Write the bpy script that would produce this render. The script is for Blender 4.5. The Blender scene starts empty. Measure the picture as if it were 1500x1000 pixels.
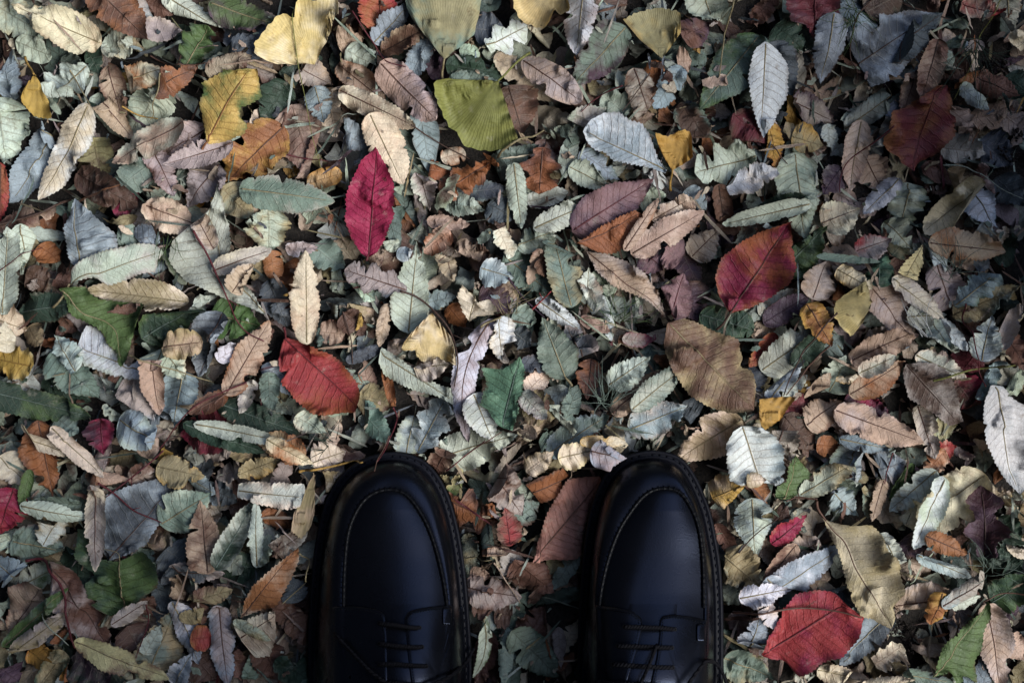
import bpy, math, random
import numpy as np
from mathutils import Vector

# ------------------------------------------------------------------ camera, sky, sun, exposure
SC = bpy.context.scene
S = 0.00055                      # metres per photograph pixel at the level of the leaves
ZREF = 0.016
CAMD = 1.2
CAMZ = CAMD + ZREF
cam_d = bpy.data.cameras.new("Camera")
cam = bpy.data.objects.new("Camera", cam_d)
SC.collection.objects.link(cam)
cam.location = (0, 0, CAMZ)
cam.rotation_euler = (0, 0, 0)
cam_d.sensor_width = 36
cam_d.lens = 36 * CAMD / (1500 * S)
cam_d.clip_start = 0.01
cam_d.clip_end = 500
SC.camera = cam

SUN_EL, SUN_AZ = math.radians(46), math.radians(112)      # azimuth clockwise from +Y (top of the photo)
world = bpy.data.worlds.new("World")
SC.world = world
world.use_nodes = True
wn, wl = world.node_tree.nodes, world.node_tree.links
wn.clear()
wo = wn.new("ShaderNodeOutputWorld")
bg = wn.new("ShaderNodeBackground")
sky = wn.new("ShaderNodeTexSky")
sky.sky_type = 'NISHITA'
sky.sun_disc = False
sky.sun_elevation = SUN_EL
sky.sun_rotation = SUN_AZ
sky.dust_density = 3.0
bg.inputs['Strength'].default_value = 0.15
# open sky on one side only, dark woodland round the rest of the clearing
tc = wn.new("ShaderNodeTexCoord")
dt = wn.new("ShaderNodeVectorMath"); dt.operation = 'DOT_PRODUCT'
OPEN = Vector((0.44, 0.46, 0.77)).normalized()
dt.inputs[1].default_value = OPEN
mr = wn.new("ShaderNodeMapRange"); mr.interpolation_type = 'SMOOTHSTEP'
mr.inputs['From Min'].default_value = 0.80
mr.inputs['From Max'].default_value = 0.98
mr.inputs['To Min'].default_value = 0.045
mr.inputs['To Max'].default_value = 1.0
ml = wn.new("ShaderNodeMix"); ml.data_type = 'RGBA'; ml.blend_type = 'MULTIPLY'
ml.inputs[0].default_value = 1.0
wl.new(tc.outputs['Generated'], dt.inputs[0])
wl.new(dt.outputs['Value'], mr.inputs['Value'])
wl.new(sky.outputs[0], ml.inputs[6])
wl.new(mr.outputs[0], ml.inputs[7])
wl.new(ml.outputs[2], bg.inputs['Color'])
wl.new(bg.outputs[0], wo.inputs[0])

sun_d = bpy.data.lights.new("sun", 'SUN')
sun_d.energy = 1.7
sun_d.angle = math.radians(32)
sun_d.color = (1.0, 0.995, 0.98)
sun = bpy.data.objects.new("sun", sun_d)
SC.collection.objects.link(sun)
sd = Vector((math.sin(SUN_AZ) * math.cos(SUN_EL), math.cos(SUN_AZ) * math.cos(SUN_EL), math.sin(SUN_EL)))
sun.rotation_euler = sd.to_track_quat('Z', 'Y').to_euler()
SC.view_settings.view_transform = 'Standard'
SC.view_settings.look = 'None'
SC.view_settings.exposure = 1.34
SC.view_settings.gamma = 1.0

random.seed(7)
RNG = np.random.default_rng(11)
COL = SC.collection

# ------------------------------------------------------------------ helpers
def wpt(px, py, z):
    """photograph pixel + height -> world point"""
    k = S * (CAMZ - z) / CAMD
    return np.array([(px - 750) * k, (500 - py) * k, z])

def srgb(h):
    out = []
    for i in (0, 2, 4):
        c = int(h[i:i + 2], 16) / 255
        out.append(c / 12.92 if c < .04045 else ((c + .055) / 1.055) ** 2.4)
    return np.array(out)

def tag(o, label=None, cat=None, group=None, kind=None):
    if label: o["label"] = label
    if cat: o["category"] = cat
    if group: o["group"] = group
    if kind: o["kind"] = kind
    return o

def link(name, mesh, parent=None):
    o = bpy.data.objects.new(name, mesh)
    COL.objects.link(o)
    if parent: o.parent = parent
    return o

def mesh_from(name, V, F, mat, uv=None, attrs=None, smooth=True):
    me = bpy.data.meshes.new(name)
    V = np.asarray(V, dtype=np.float32)
    if isinstance(F, np.ndarray):
        nf = len(F)
        me.vertices.add(len(V)); me.vertices.foreach_set('co', V.ravel())
        me.loops.add(nf * 4); me.loops.foreach_set('vertex_index', F.astype(np.int32).ravel())
        me.polygons.add(nf); me.polygons.foreach_set('loop_start', np.arange(nf, dtype=np.int32) * 4)
        me.update(calc_edges=True)
    else:
        me.from_pydata(V.tolist(), [], F)
    if smooth:
        me.polygons.foreach_set('use_smooth', np.ones(len(me.polygons), dtype=bool))
    if attrs:
        for k, (typ, arr) in attrs.items():
            a = me.attributes.new(k, typ, 'POINT')
            arr = np.asarray(arr, dtype=np.float32)
            if typ == 'FLOAT_COLOR': a.data.foreach_set('color', arr.ravel())
            elif typ == 'FLOAT_VECTOR': a.data.foreach_set('vector', arr.ravel())
            else: a.data.foreach_set('value', arr.ravel())
    me.materials.append(mat)
    me.validate()
    me.update()
    return me

def tube(pts, r, sides=7, r_end=None, wob=0.0):
    """vertices and faces of a closed tube along pts"""
    P = np.asarray(pts, float); n = len(P)
    T = np.gradient(P, axis=0); T /= np.linalg.norm(T, axis=1)[:, None] + 1e-12
    up = np.array([0, 0, 1.0]) if abs(T[0][2]) < .9 else np.array([1.0, 0, 0])
    V = []; F = []
    for i in range(n):
        a = np.cross(T[i], up); a /= np.linalg.norm(a) + 1e-12
        b = np.cross(a, T[i])
        f = i / max(1, n - 1)
        rr = r if r_end is None else r + (r_end - r) * f
        rr *= 1 + wob * math.sin(i * 1.9) 
        for k in range(sides):
            an = 2 * math.pi * k / sides
            V.append(P[i] + rr * (math.cos(an) * a + math.sin(an) * b))
    for i in range(n - 1):
        for k in range(sides):
            F.append((i * sides + k, i * sides + (k + 1) % sides, (i + 1) * sides + (k + 1) % sides, (i + 1) * sides + k))
    F.append(tuple(range(sides))[::-1]); F.append(tuple(range((n - 1) * sides, n * sides)))
    return V, F

def resample(P, n, closed=False):
    P = np.asarray(P, float)
    if closed: P = np.vstack([P, P[:1]])
    d = np.r_[0, np.cumsum(np.linalg.norm(np.diff(P, axis=0), axis=1))]
    q = np.linspace(0, d[-1], n, endpoint=not closed)
    return np.stack([np.interp(q, d, P[:, k]) for k in range(P.shape[1])], 1)

def smooth_path(P, n):
    """Catmull-Rom through points, resampled"""
    P = np.asarray(P, float)
    if len(P) == 2: return resample(P, n)
    Q = np.vstack([2 * P[0] - P[1], P, 2 * P[-1] - P[-2]]); out = []
    for i in range(1, len(Q) - 2):
        for t in np.linspace(0, 1, 12, endpoint=False):
            a, b, c, d = Q[i - 1], Q[i], Q[i + 1], Q[i + 2]
            out.append(.5 * (2 * b + (c - a) * t + (2 * a - 5 * b + 4 * c - d) * t * t + (3 * b - a - 3 * c + d) * t ** 3))
    out.append(P[-1])
    return resample(out, n)

# ------------------------------------------------------------------ materials
class NT:
    def __init__(s, name):
        s.m = bpy.data.materials.new(name); s.m.use_nodes = True
        s.n, s.l = s.m.node_tree.nodes, s.m.node_tree.links
        s.n.clear()
        s.out = s.n.new('ShaderNodeOutputMaterial'); s.b = s.n.new('ShaderNodeBsdfPrincipled')
        s.l.new(s.b.outputs[0], s.out.inputs[0])
    def put(s, v, sock):
        if hasattr(v, 'is_output'): s.l.new(v, sock)
        else: sock.default_value = v
    def math(s, op, a, b=0.0, c=0.0, clamp=False):
        n = s.n.new('ShaderNodeMath'); n.operation = op; n.use_clamp = clamp
        for v, i in ((a, 0), (b, 1), (c, 2)): s.put(v, n.inputs[i])
        return n.outputs[0]
    def step(s, v, a, b, lo=0.0, hi=1.0):
        n = s.n.new('ShaderNodeMapRange'); n.interpolation_type = 'SMOOTHSTEP'
        s.put(v, n.inputs['Value']); n.inputs['From Min'].default_value = a; n.inputs['From Max'].default_value = b
        n.inputs['To Min'].default_value = lo; n.inputs['To Max'].default_value = hi
        return n.outputs[0]
    def mix(s, f, a, b, mode='MIX'):
        n = s.n.new('ShaderNodeMix'); n.data_type = 'RGBA'; n.blend_type = mode
        s.put(f, n.inputs[0]); s.put(a, n.inputs[6]); s.put(b, n.inputs[7])
        return n.outputs[2]
    def noise(s, vec, scale, detail=3.0, rough=.55, w=None):
        n = s.n.new('ShaderNodeTexNoise')
        if w is not None:
            n.noise_dimensions = '4D'; s.put(w, n.inputs['W'])
        if vec is not None: s.l.new(vec, n.inputs['Vector'])
        n.inputs['Scale'].default_value = scale; n.inputs['Detail'].default_value = detail
        n.inputs['Roughness'].default_value = rough
        return n.outputs['Fac']
    def attr(s, name, out='Fac'):
        n = s.n.new('ShaderNodeAttribute'); n.attribute_name = name
        return n.outputs[out]

def leaf_material(name, fan=False):
    k = NT(name)
    co = k.n.new('ShaderNodeTexCoord').outputs['Object']
    uvw = k.attr('leaf_uv', 'Vector')
    sx = k.n.new('ShaderNodeSeparateXYZ'); k.l.new(uvw, sx.inputs[0])
    s_, t_, nv = sx.outputs[0], sx.outputs[1], sx.outputs[2]
    seed = k.attr('seed'); c1 = k.attr('pigment', 'Color'); c2 = k.attr('pigment_b', 'Color')
    w = k.math('MULTIPLY', seed, 57.0)
    at = k.math('ABSOLUTE', t_)
    mott = k.noise(co, 55, 4, .6, w)
    fine = k.noise(co, 260, 3, .6, w)
    big = k.noise(co, 22, 2, .5, w)
    # second pigment: patches, a little stronger toward the margin
    f2 = k.math('ADD', k.math('MULTIPLY', mott, .7), k.math('MULTIPLY', big, .5))
    f2 = k.math('ADD', f2, k.math('MULTIPLY', k.math('POWER', at, 3.0), .10))
    f2 = k.step(f2, .56, .79)
    col = k.mix(f2, c1, c2)
    # tone variation
    tone = k.step(k.math('ADD', k.math('MULTIPLY', mott, .5), k.math('MULTIPLY', fine, .5)), .25, .75, .72, 1.16)
    col = k.mix(1.0, col, tone, 'MULTIPLY')
    # brown age spots
    sp = k.step(k.noise(co, 150, 2, .5, k.math('ADD', w, 9.0)), .66, .72)
    sp = k.math('MULTIPLY', sp, k.step(k.noise(co, 30, 1, .5, k.math('ADD', w, 3.0)), .45, .65, .05, .85))
    col = k.mix(k.math('MULTIPLY', sp, .75), col, (.045, .026, .016, 1))
    bl = k.step(k.noise(co, 48, 5, .7, k.math('ADD', w, 21.0)), .60, .70, 0, .62)
    col = k.mix(bl, col, k.mix(1.0, col, (.46, .36, .29, 1), 'MULTIPLY'))
    pl = k.step(k.noise(co, 70, 5, .7, k.math('ADD', w, 31.0)), .58, .72, 0, .30)
    col = k.mix(pl, col, (.50, .46, .38, 1))
    # dry brown margin
    ed = k.math('ADD', at, k.math('MULTIPLY', k.math('SUBTRACT', fine, .5), .5))
    ed = k.math('MULTIPLY', k.step(ed, .86, 1.0), k.step(k.noise(co, 40, 1, .5, k.math('ADD', w, 5.0)), .42, .62, 0, .8))
    col = k.mix(k.math('MULTIPLY', ed, .6), col, (.09, .05, .028, 1))
    wob = k.math('MULTIPLY', k.math('SUBTRACT', k.noise(co, 80, 3, .6, w), .5), 1.0)
    if fan:
        v = k.math('ADD', k.math('MULTIPLY', t_, 17.0), k.math('MULTIPLY', wob, 1.0))
        d = k.math('ABSOLUTE', k.math('SUBTRACT', k.math('FRACT', v), .5))
        vein = k.step(d, .10, .32, 1, 0)
        v2 = k.math('ABSOLUTE', k.math('SUBTRACT', k.math('FRACT', k.math('MULTIPLY', v, 2.63)), .5))
        vein = k.math('MAXIMUM', k.math('MULTIPLY', vein, .8), k.math('MULTIPLY', k.step(v2, .08, .35, 1, 0), .5))
        h = k.math('MULTIPLY', vein, .35)
        col = k.mix(k.math('MULTIPLY', vein, .32), col, k.mix(1.0, col, (.42, .36, .26, 1), 'MULTIPLY'))
    else:
        sl = k.math('MULTIPLY', k.math('POWER', at, 1.15), .13)
        v = k.math('MULTIPLY', k.math('SUBTRACT', s_, sl), nv)
        sg = k.math('MULTIPLY', k.math('GREATER_THAN', t_, 0.0), .37)
        v = k.math('ADD', k.math('ADD', v, sg), wob)
        d = k.math('ABSOLUTE', k.math('SUBTRACT', k.math('FRACT', v), .5))
        vein = k.step(d, .02, .10, 1, 0)
        vein = k.math('MULTIPLY', vein, k.step(at, .7, 1.0, 1, .25))
        mid = k.step(at, .015, .06, 1, 0)
        vein = k.math('MAXIMUM', vein, mid)
        vo = k.n.new('ShaderNodeTexVoronoi'); vo.feature = 'DISTANCE_TO_EDGE'; vo.inputs['Scale'].default_value = 420
        k.l.new(co, vo.inputs['Vector'])
        net = k.step(vo.outputs['Distance'], .02, .16, 1, 0)
        h = k.math('ADD', k.math('MULTIPLY', vein, .8), k.math('MULTIPLY', net, .22))
        vo2 = k.n.new('ShaderNodeTexVoronoi'); vo2.feature = 'DISTANCE_TO_EDGE'; vo2.inputs['Scale'].default_value = 190
        k.l.new(co, vo2.inputs['Vector'])
        net = k.math('MAXIMUM', net, k.math('MULTIPLY', k.step(vo2.outputs['Distance'], .01, .07, 1, 0), 1.3))
        dk = k.mix(1.0, col, (.50, .40, .33, 1), 'MULTIPLY')
        lt = k.mix(.16, col, (.62, .58, .46, 1))
        vc = k.mix(k.math('GREATER_THAN', k.math('FRACT', k.math('MULTIPLY', seed, 7.31)), .62), dk, lt)
        col = k.mix(k.math('MULTIPLY', vein, .45), col, vc)
        col = k.mix(k.math('MULTIPLY', net, .16), col, dk)
    k.l.new(col, k.b.inputs['Base Color'])
    k.put(k.step(fine, .3, .7, .48, .66), k.b.inputs['Roughness'])
    k.b.inputs['Specular IOR Level'].default_value = .32
    bp = k.n.new('ShaderNodeBump'); bp.inputs['Strength'].default_value = .55; bp.inputs['Distance'].default_value = .0011
    hh = k.math('ADD', h, k.math('MULTIPLY', k.noise(co, 330, 3, .6, w), .9))
    hh = k.math('ADD', hh, k.math('MULTIPLY', mott, 1.6))
    k.l.new(hh, bp.inputs['Height']); k.l.new(bp.outputs[0], k.b.inputs['Normal'])
    return k.m

M_LEAF = leaf_material("dry_leaf")
M_FAN = leaf_material("ginkgo_blade", True)

def plain(name, col, rough=.6, nscale=300, amt=.35, bump=.3, dist=.0006, spec=.3):
    k = NT(name)
    co = k.n.new('ShaderNodeTexCoord').outputs['Object']
    n = k.noise(co, nscale, 4, .6)
    c = (*col, 1)
    k.l.new(k.mix(1.0, c, k.step(n, .3, .7, 1 - amt, 1 + amt), 'MULTIPLY'), k.b.inputs['Base Color'])
    k.b.inputs['Roughness'].default_value = rough
    k.b.inputs['Specular IOR Level'].default_value = spec
    bp = k.n.new('ShaderNodeBump'); bp.inputs['Strength'].default_value = bump; bp.inputs['Distance'].default_value = dist
    k.l.new(n, bp.inputs['Height']); k.l.new(bp.outputs[0], k.b.inputs['Normal'])
    return k.m

# pigments (sRGB hex of the dry leaf itself)
PAL = {'S': ('b2bba9', 'sage green'), 'M': ('c6d0c2', 'pale mint'), 'D': ('75857a', 'dull grey-green'), 'G': ('54693f', 'green'),
       'K': ('35473a', 'dark green'), 'B': ('95a2a9', 'blue-grey'), 'N': ('4f565c', 'slate'), 'T': ('b8a18c', 'tan'),
       'P': ('ddcfb7', 'cream'), 'R': ('705246', 'brown'), 'U': ('574239', 'dark brown'), 'O': ('94613f', 'orange brown'),
       'Y': ('c29a52', 'mustard'), 'W': ('d2d6d7', 'grey-white'), 'V': ('aca09a', 'mauve-grey'), 'L': ('4f3d49', 'purple'),
       'C': ('932a49', 'crimson'), 'X': ('97393a', 'scarlet'), 'A': ('a29471', 'khaki'), 'E': ('85864a', 'olive green'),
       'F': ('866a6c', 'dull mauve'), 'H': ('6b3036', 'dark red'), 'I': ('b0682f', 'orange'), 'J': ('63846f', 'jade green'),
       'Q': ('dcd099', 'lemon'), 'Z': ('3a2027', 'blackish maroon'), 'c': ('d8c189', 'pale yellow'), 'a': ('b3a891', 'beige'), 'k': ('7c2740', 'deep crimson'), 'r': ('b08272', 'pinkish brown'), 'u': ('695143', 'olive brown'), 'i': ('8c4f30', 'rust'), 'y': ('cfab63', 'pale mustard')}
PIG = {k: srgb(v[0]) for k, v in PAL.items()}

# ------------------------------------------------------------------ height field that the litter is laid on, leaf by leaf
CELL = .002
GX, GY = 1.0, .8
NX, NY = int(2 * GX / CELL), int(2 * GY / CELL)
HF = np.zeros((NX, NY), dtype=np.float32)

def hf_idx(x, y):
    return (np.clip(((x + GX) / CELL).astype(int), 2, NX - 3), np.clip(((y + GY) / CELL).astype(int), 2, NY - 3))

def hf_get(x, y):
    ix, iy = hf_idx(x, y)
    h = HF[ix, iy]
    for dx in (-1, 0, 1):
        for dy in (-1, 0, 1):
            h = np.maximum(h, HF[ix + dx, iy + dy])
    return h

def hf_put(x, y, z):
    ix, iy = hf_idx(x, y)
    np.maximum.at(HF, (ix.ravel(), iy.ravel()), z.ravel().astype(np.float32))

def inside(P, x, y):
    """points in polygon"""
    r = np.zeros(np.shape(x), dtype=bool)
    n = len(P)
    for i in range(n):
        x1, y1 = P[i]; x2, y2 = P[(i + 1) % n]
        if y1 == y2: continue
        c = ((y1 > y) != (y2 > y)) & (x < (x2 - x1) * (y - y1) / (y2 - y1) + x1)
        r ^= c
    return r

SHOE_FOOT = []          # world polygons, filled from the shoe outlines below

def blur(a):
    b = np.pad(a, 1, mode='edge')
    return (b[:-2, 1:-1] + b[2:, 1:-1] + b[1:-1, :-2] + b[1:-1, 2:] + 2 * b[1:-1, 1:-1]) / 6

def profile(kind, s, rng):
    if kind == 'c': p = s ** .55 * (1 - s) ** 1.05
    elif kind == 'l': p = s ** .50 * (1 - s) ** .74
    elif kind == 'e': p = s ** .5 * (1 - s) ** .5
    elif kind == 'o': p = s ** .6 * (1 - s) ** .5 * (1 + .22 * np.cos(s * 2 * math.pi * 3.3 + .6))
    elif kind == 'm': p = s ** .5 * (1 - s) ** .55 * (1 + .38 * np.cos(s * 2 * math.pi * 2.4 + .4))
    else:
        n = rng.integers(4, 8)
        p = np.interp(s, np.linspace(0, 1, n), np.r_[rng.uniform(0, .5), rng.uniform(.35, 1, n - 2), rng.uniform(0, .4)]) + .02
    return p / p.max()

def make_leaf(kind, b, t, w, roll, ns, nt, rng, poly=None, bend=0.0, teeth=True, damage=.3, wrinkle=1.0, broken=False, fold=None, fan=False, flat=False):
    """returns grid x, y, z(local), uv, face mask; b, t in world metres on the ground plane"""
    b = np.asarray(b, float); t = np.asarray(t, float)
    ax = t - b; L = np.linalg.norm(ax); ax = ax / L; rt = np.array([ax[1], -ax[0]])
    s = np.linspace(0, 1, ns); tt = np.linspace(-1, 1, nt)
    mask = None
    radial = None
    if poly is not None and fan:
        # ginkgo: rays from the stalk end out to the traced margin
        P = np.asarray(poly) - b
        pa, pr = P @ ax, P @ rt
        an = np.arctan2(pr, pa); rad = np.hypot(pa, pr)
        ok = rad > .25 * rad.max()
        angs = np.linspace(an[ok].min(), an[ok].max(), nt)
        Rr = np.zeros(nt)
        for i, q in enumerate(angs):
            dx_, dy_ = math.cos(q), math.sin(q)
            for j in range(len(P)):
                k = (j + 1) % len(P)
                ex, ey = pa[k] - pa[j], pr[k] - pr[j]
                den = dx_ * ey - dy_ * ex
                if abs(den) < 1e-12: continue
                tq = (pa[j] * ey - pr[j] * ex) / den; uq = (pa[j] * dy_ - pr[j] * dx_) / den
                if tq > 0 and -1e-6 <= uq <= 1 + 1e-6: Rr[i] = max(Rr[i], tq)
        bad = Rr <= 0
        if bad.any(): Rr[bad] = np.interp(np.where(bad)[0], np.where(~bad)[0], Rr[~bad])
        Rr[1:-1] = (Rr[:-2] + 2 * Rr[1:-1] + Rr[2:]) / 4
        Rr *= 1 + .012 * np.sin(np.arange(nt) * 1.7 + rng.random() * 6) + rng.uniform(-.008, .008, nt)
        radial = (s[:, None] * Rr[None, :] * np.sin(angs)[None, :], s[:, None] * Rr[None, :] * np.cos(angs)[None, :])
        c = np.zeros(ns); left = right = np.full(ns, np.abs(radial[0]).max()); aa = L * s
    elif poly is not None:
        P = np.asarray(poly) - b
        pa, pr = P @ ax, P @ rt
        a0, a1 = pa.min(), pa.max()
        aa = a0 + (a1 - a0) * (s * .985 + .0075)
        lo = np.zeros(ns); hi = np.zeros(ns)
        for i, a in enumerate(aa):
            xs = []
            for j in range(len(P)):
                k = (j + 1) % len(P)
                if (pa[j] > a) != (pa[k] > a):
                    xs.append(pr[j] + (pr[k] - pr[j]) * (a - pa[j]) / (pa[k] - pa[j]))
            lo[i], hi[i] = (min(xs), max(xs)) if xs else (0, 0)
        for _ in range(2):
            lo[1:-1] = (lo[:-2] + 2 * lo[1:-1] + lo[2:]) / 4; hi[1:-1] = (hi[:-2] + 2 * hi[1:-1] + hi[2:]) / 4
        c = np.clip(0, lo + .25 * (hi - lo), hi - .25 * (hi - lo))
        for _ in range(12):
            c[1:-1] = (c[:-2] + c[1:-1] + c[2:]) / 3
        left, right = np.maximum(c - lo, 1e-5), np.maximum(hi - c, 1e-5)
        L0, L1 = a0, a1
    else:
        c = bend * L * 4 * s * (1 - s)
        p = profile(kind, np.clip(s, 1e-4, 1 - 1e-4), rng) * w / 2
        asym = 1 + rng.uniform(-.12, .12)
        left, right = p * asym, p * (2 - asym)
        if kind == 'f': right = profile(kind, s, rng) * w / 2
        if broken:
            # snapped across: a torn, slanting end
            for side in (left, right):
                cut = rng.uniform(.55, .95)
                side *= np.clip((cut - s) / .03 + 1, .03, 1)
        L0, L1 = 0, L
        aa = L * s
    hw = max(left.max(), right.max())
    if teeth and radial is None:
        nteeth = max(7, int(L / .0034))
        saw = ((s * nteeth) % 1.0)
        amp = min(.0016, hw * .15)
        env = np.sin(math.pi * np.clip(s, 0, 1)) ** .4
        left = np.maximum(left - amp * (1 - saw) * env, 1e-5)
        right = np.maximum(right - amp * (1 - ((s * nteeth + .4) % 1.0)) * env, 1e-5)
    for side in (left, right) if radial is None else ():
        k = np.zeros(ns)
        for _ in range(3):
            k += rng.uniform(-.05, .05) * np.sin(s * rng.uniform(4, 24) + rng.random() * 6)
        side *= 1 + k * (.5 if poly is not None else 1)
        # small nicks
        for _ in range(rng.integers(0, 4) if poly is None else rng.integers(0, 2)):
            side *= 1 - rng.uniform(.06, .3) * np.exp(-((s - rng.uniform(.1, .95)) / rng.uniform(.008, .025)) ** 2)
        if rng.random() < damage:
            pos, wd, dp = rng.uniform(.2, .95), rng.uniform(.015, .06), rng.uniform(.25, .75)
            side *= 1 - dp * np.exp(-((s - pos) / wd) ** 4)
    A = np.where(tt[None, :] < 0, tt[None, :] * left[:, None], tt[None, :] * right[:, None])
    sg = 1.0 if roll >= 0 else -1.0
    th = max(.12, abs(roll) * 3.0)
    if th <= math.pi / 2: half = hw * th / math.sin(th)
    else: half = hw * th
    kap = th / half
    if radial is not None: A = radial[0]
    A3 = A * (half / hw)
    X = np.sin(A3 * kap) / kap
    Z = sg * (1 - np.cos(A3 * kap)) / kap
    if th > math.pi / 2: X = X
    ss = s[:, None] + 0 * A; T = tt[None, :] + 0 * A
    X = X + c[:, None]
    Y = aa[:, None] + 0 * A if radial is None else radial[1]
    # long arch, ribs between the side veins, wrinkles, fluttering margin
    size = min(1.0, hw / .02)
    arch = rng.uniform(-.07, .12)
    Z = Z + np.abs(A) * rng.uniform(-.25, .35) * (.35 if flat else 1)
    Z = Z + arch * L * (1 - (2 * ss - 1) ** 2) 
    nv = max(5, int(round(L / .0062)))
    if fan:
        Z = Z + 0.0003 * np.sin(T * 16 + 2 * np.sin(3 * ss)) * ss
    v = (ss - .13 * np.abs(T) ** 1.15) * nv + np.where(T > 0, .37, 0)
    Z = Z + (0 if fan else .00055 * size) * ( rng.uniform(.15, .9)) * np.abs(np.sin(math.pi * v)) ** .7 * (1 - np.abs(T) ** 4) * sg
    Z = Z - (0 if fan else .0009) * size * np.exp(-(T / .09) ** 2)
    for _ in range(4):
        k1, k2 = rng.normal(0, 1, 2) * 130
        Z = Z + wrinkle * rng.uniform(.0002, .0009) * size * np.sin(k1 * X + k2 * Y + rng.random() * 6.28)
    for _ in range(3):
        # sharp dry creases
        k1, k2 = rng.normal(0, 1, 2) * (70 if flat else 110)
        Z = Z + wrinkle * rng.uniform(.0003, .0016 if flat else .0026) * size * (2 / math.pi) * np.arcsin(.985 * np.sin(k1 * X + k2 * Y + rng.random() * 6.28))
    f1 = rng.uniform(1.5, 4)
    Z = Z + wrinkle * rng.uniform(.001, .0042) * size * np.abs(T) ** 2.5 * np.sin(2 * math.pi * f1 * ss + np.sign(T) * rng.random() * 3 + rng.random() * 6)
    Z = Z + (np.clip(ss - .8, 0, 1) * 5) ** 2 * rng.uniform(-.002, .009) * size
    if fold:
        # a dry leaf creased over on itself
        for phi, off in fold:
            an = rng.uniform(0, 2 * math.pi); nx_, ny_ = math.cos(an), math.sin(an)
            d = (X - X.mean()) * nx_ + (Y - Y.mean()) * ny_
            d = d - off * np.abs(d).max()
            r_ = .0008
            m = d > 0
            X = np.where(m, X + (math.cos(phi) - 1) * d * nx_, X); Y = np.where(m, Y + (math.cos(phi) - 1) * d * ny_, Y)
            Z = np.where(m, Z + d * math.sin(phi) + r_ * np.minimum(1, d / .002), Z)
    Z = Z - Z.min()
    WX = b[0] + ax[0] * Y + rt[0] * X
    WY = b[1] + ax[1] * Y + rt[1] * X
    if poly is not None and radial is None:
        cx = (WX[:-1, :-1] + WX[1:, 1:]) / 2; cy = (WY[:-1, :-1] + WY[1:, 1:]) / 2
        cc = np.asarray(poly).mean(0)
        mask = inside(cc + (np.asarray(poly) - cc) * 1.015, cx, cy)
        if mask.mean() > .985: mask = None
    uv = np.stack([ss, T, 0 * T + nv], -1)
    return WX, WY, Z, uv, mask

def settle(WX, WY, Z, rng, pct=72, tilt=.3, eps=.0005, jit=.09):
    """lay a leaf on what is already there"""
    h = hf_get(WX, WY)
    mx, my = WX.mean(), WY.mean()
    dx, dy = (WX - mx), (WY - my)
    a = np.stack([dx.ravel(), dy.ravel(), np.ones(dx.size)], 1)
    try:
        g = np.linalg.lstsq(a, h.ravel(), rcond=None)[0]
    except Exception:
        g = [0, 0, 0]
    gx, gy = np.clip(g[0] + rng.normal(0, jit), -tilt, tilt), np.clip(g[1] + rng.normal(0, jit), -tilt, tilt)
    pl = gx * dx + gy * dy
    z0 = np.percentile(h - pl - Z, pct)
    z = z0 + pl + Z
    lift = np.maximum(0, h + eps - z)
    l2 = lift
    for _ in range(4): l2 = blur(l2)
    z = z + np.maximum(lift, l2 * 1.0)
    for _ in range(1):
        z = np.maximum(blur(z), h + eps)
    for P in SHOE_FOOT:
        m = inside(P, WX, WY)
        z = np.where(m, np.minimum(z, .007), z)
    hf_put(WX, WY, np.minimum(z, .075))
    return z

def grid_faces(ns, nt, mask=None, off=0):
    i, j = np.meshgrid(np.arange(ns - 1), np.arange(nt - 1), indexing='ij')
    a = i * nt + j
    F = np.stack([a, a + 1, a + nt + 1, a + nt], -1)
    if mask is not None: F = F[mask]
    return F.reshape(-1, 4) + off

def pig(code, rng, j=.10):
    """two jittered pigments from a one- or two-letter code"""
    a = PIG[code[0]]; b = PIG[code[1]] if len(code) > 1 else PIG[code[0]] * .8
    f = 1 + rng.uniform(-j, j)
    t = 1 + rng.normal(0, .03, 3)
    return np.clip(a * f * t, .004, .85), np.clip(b * f * t, .004, .85)

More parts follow.
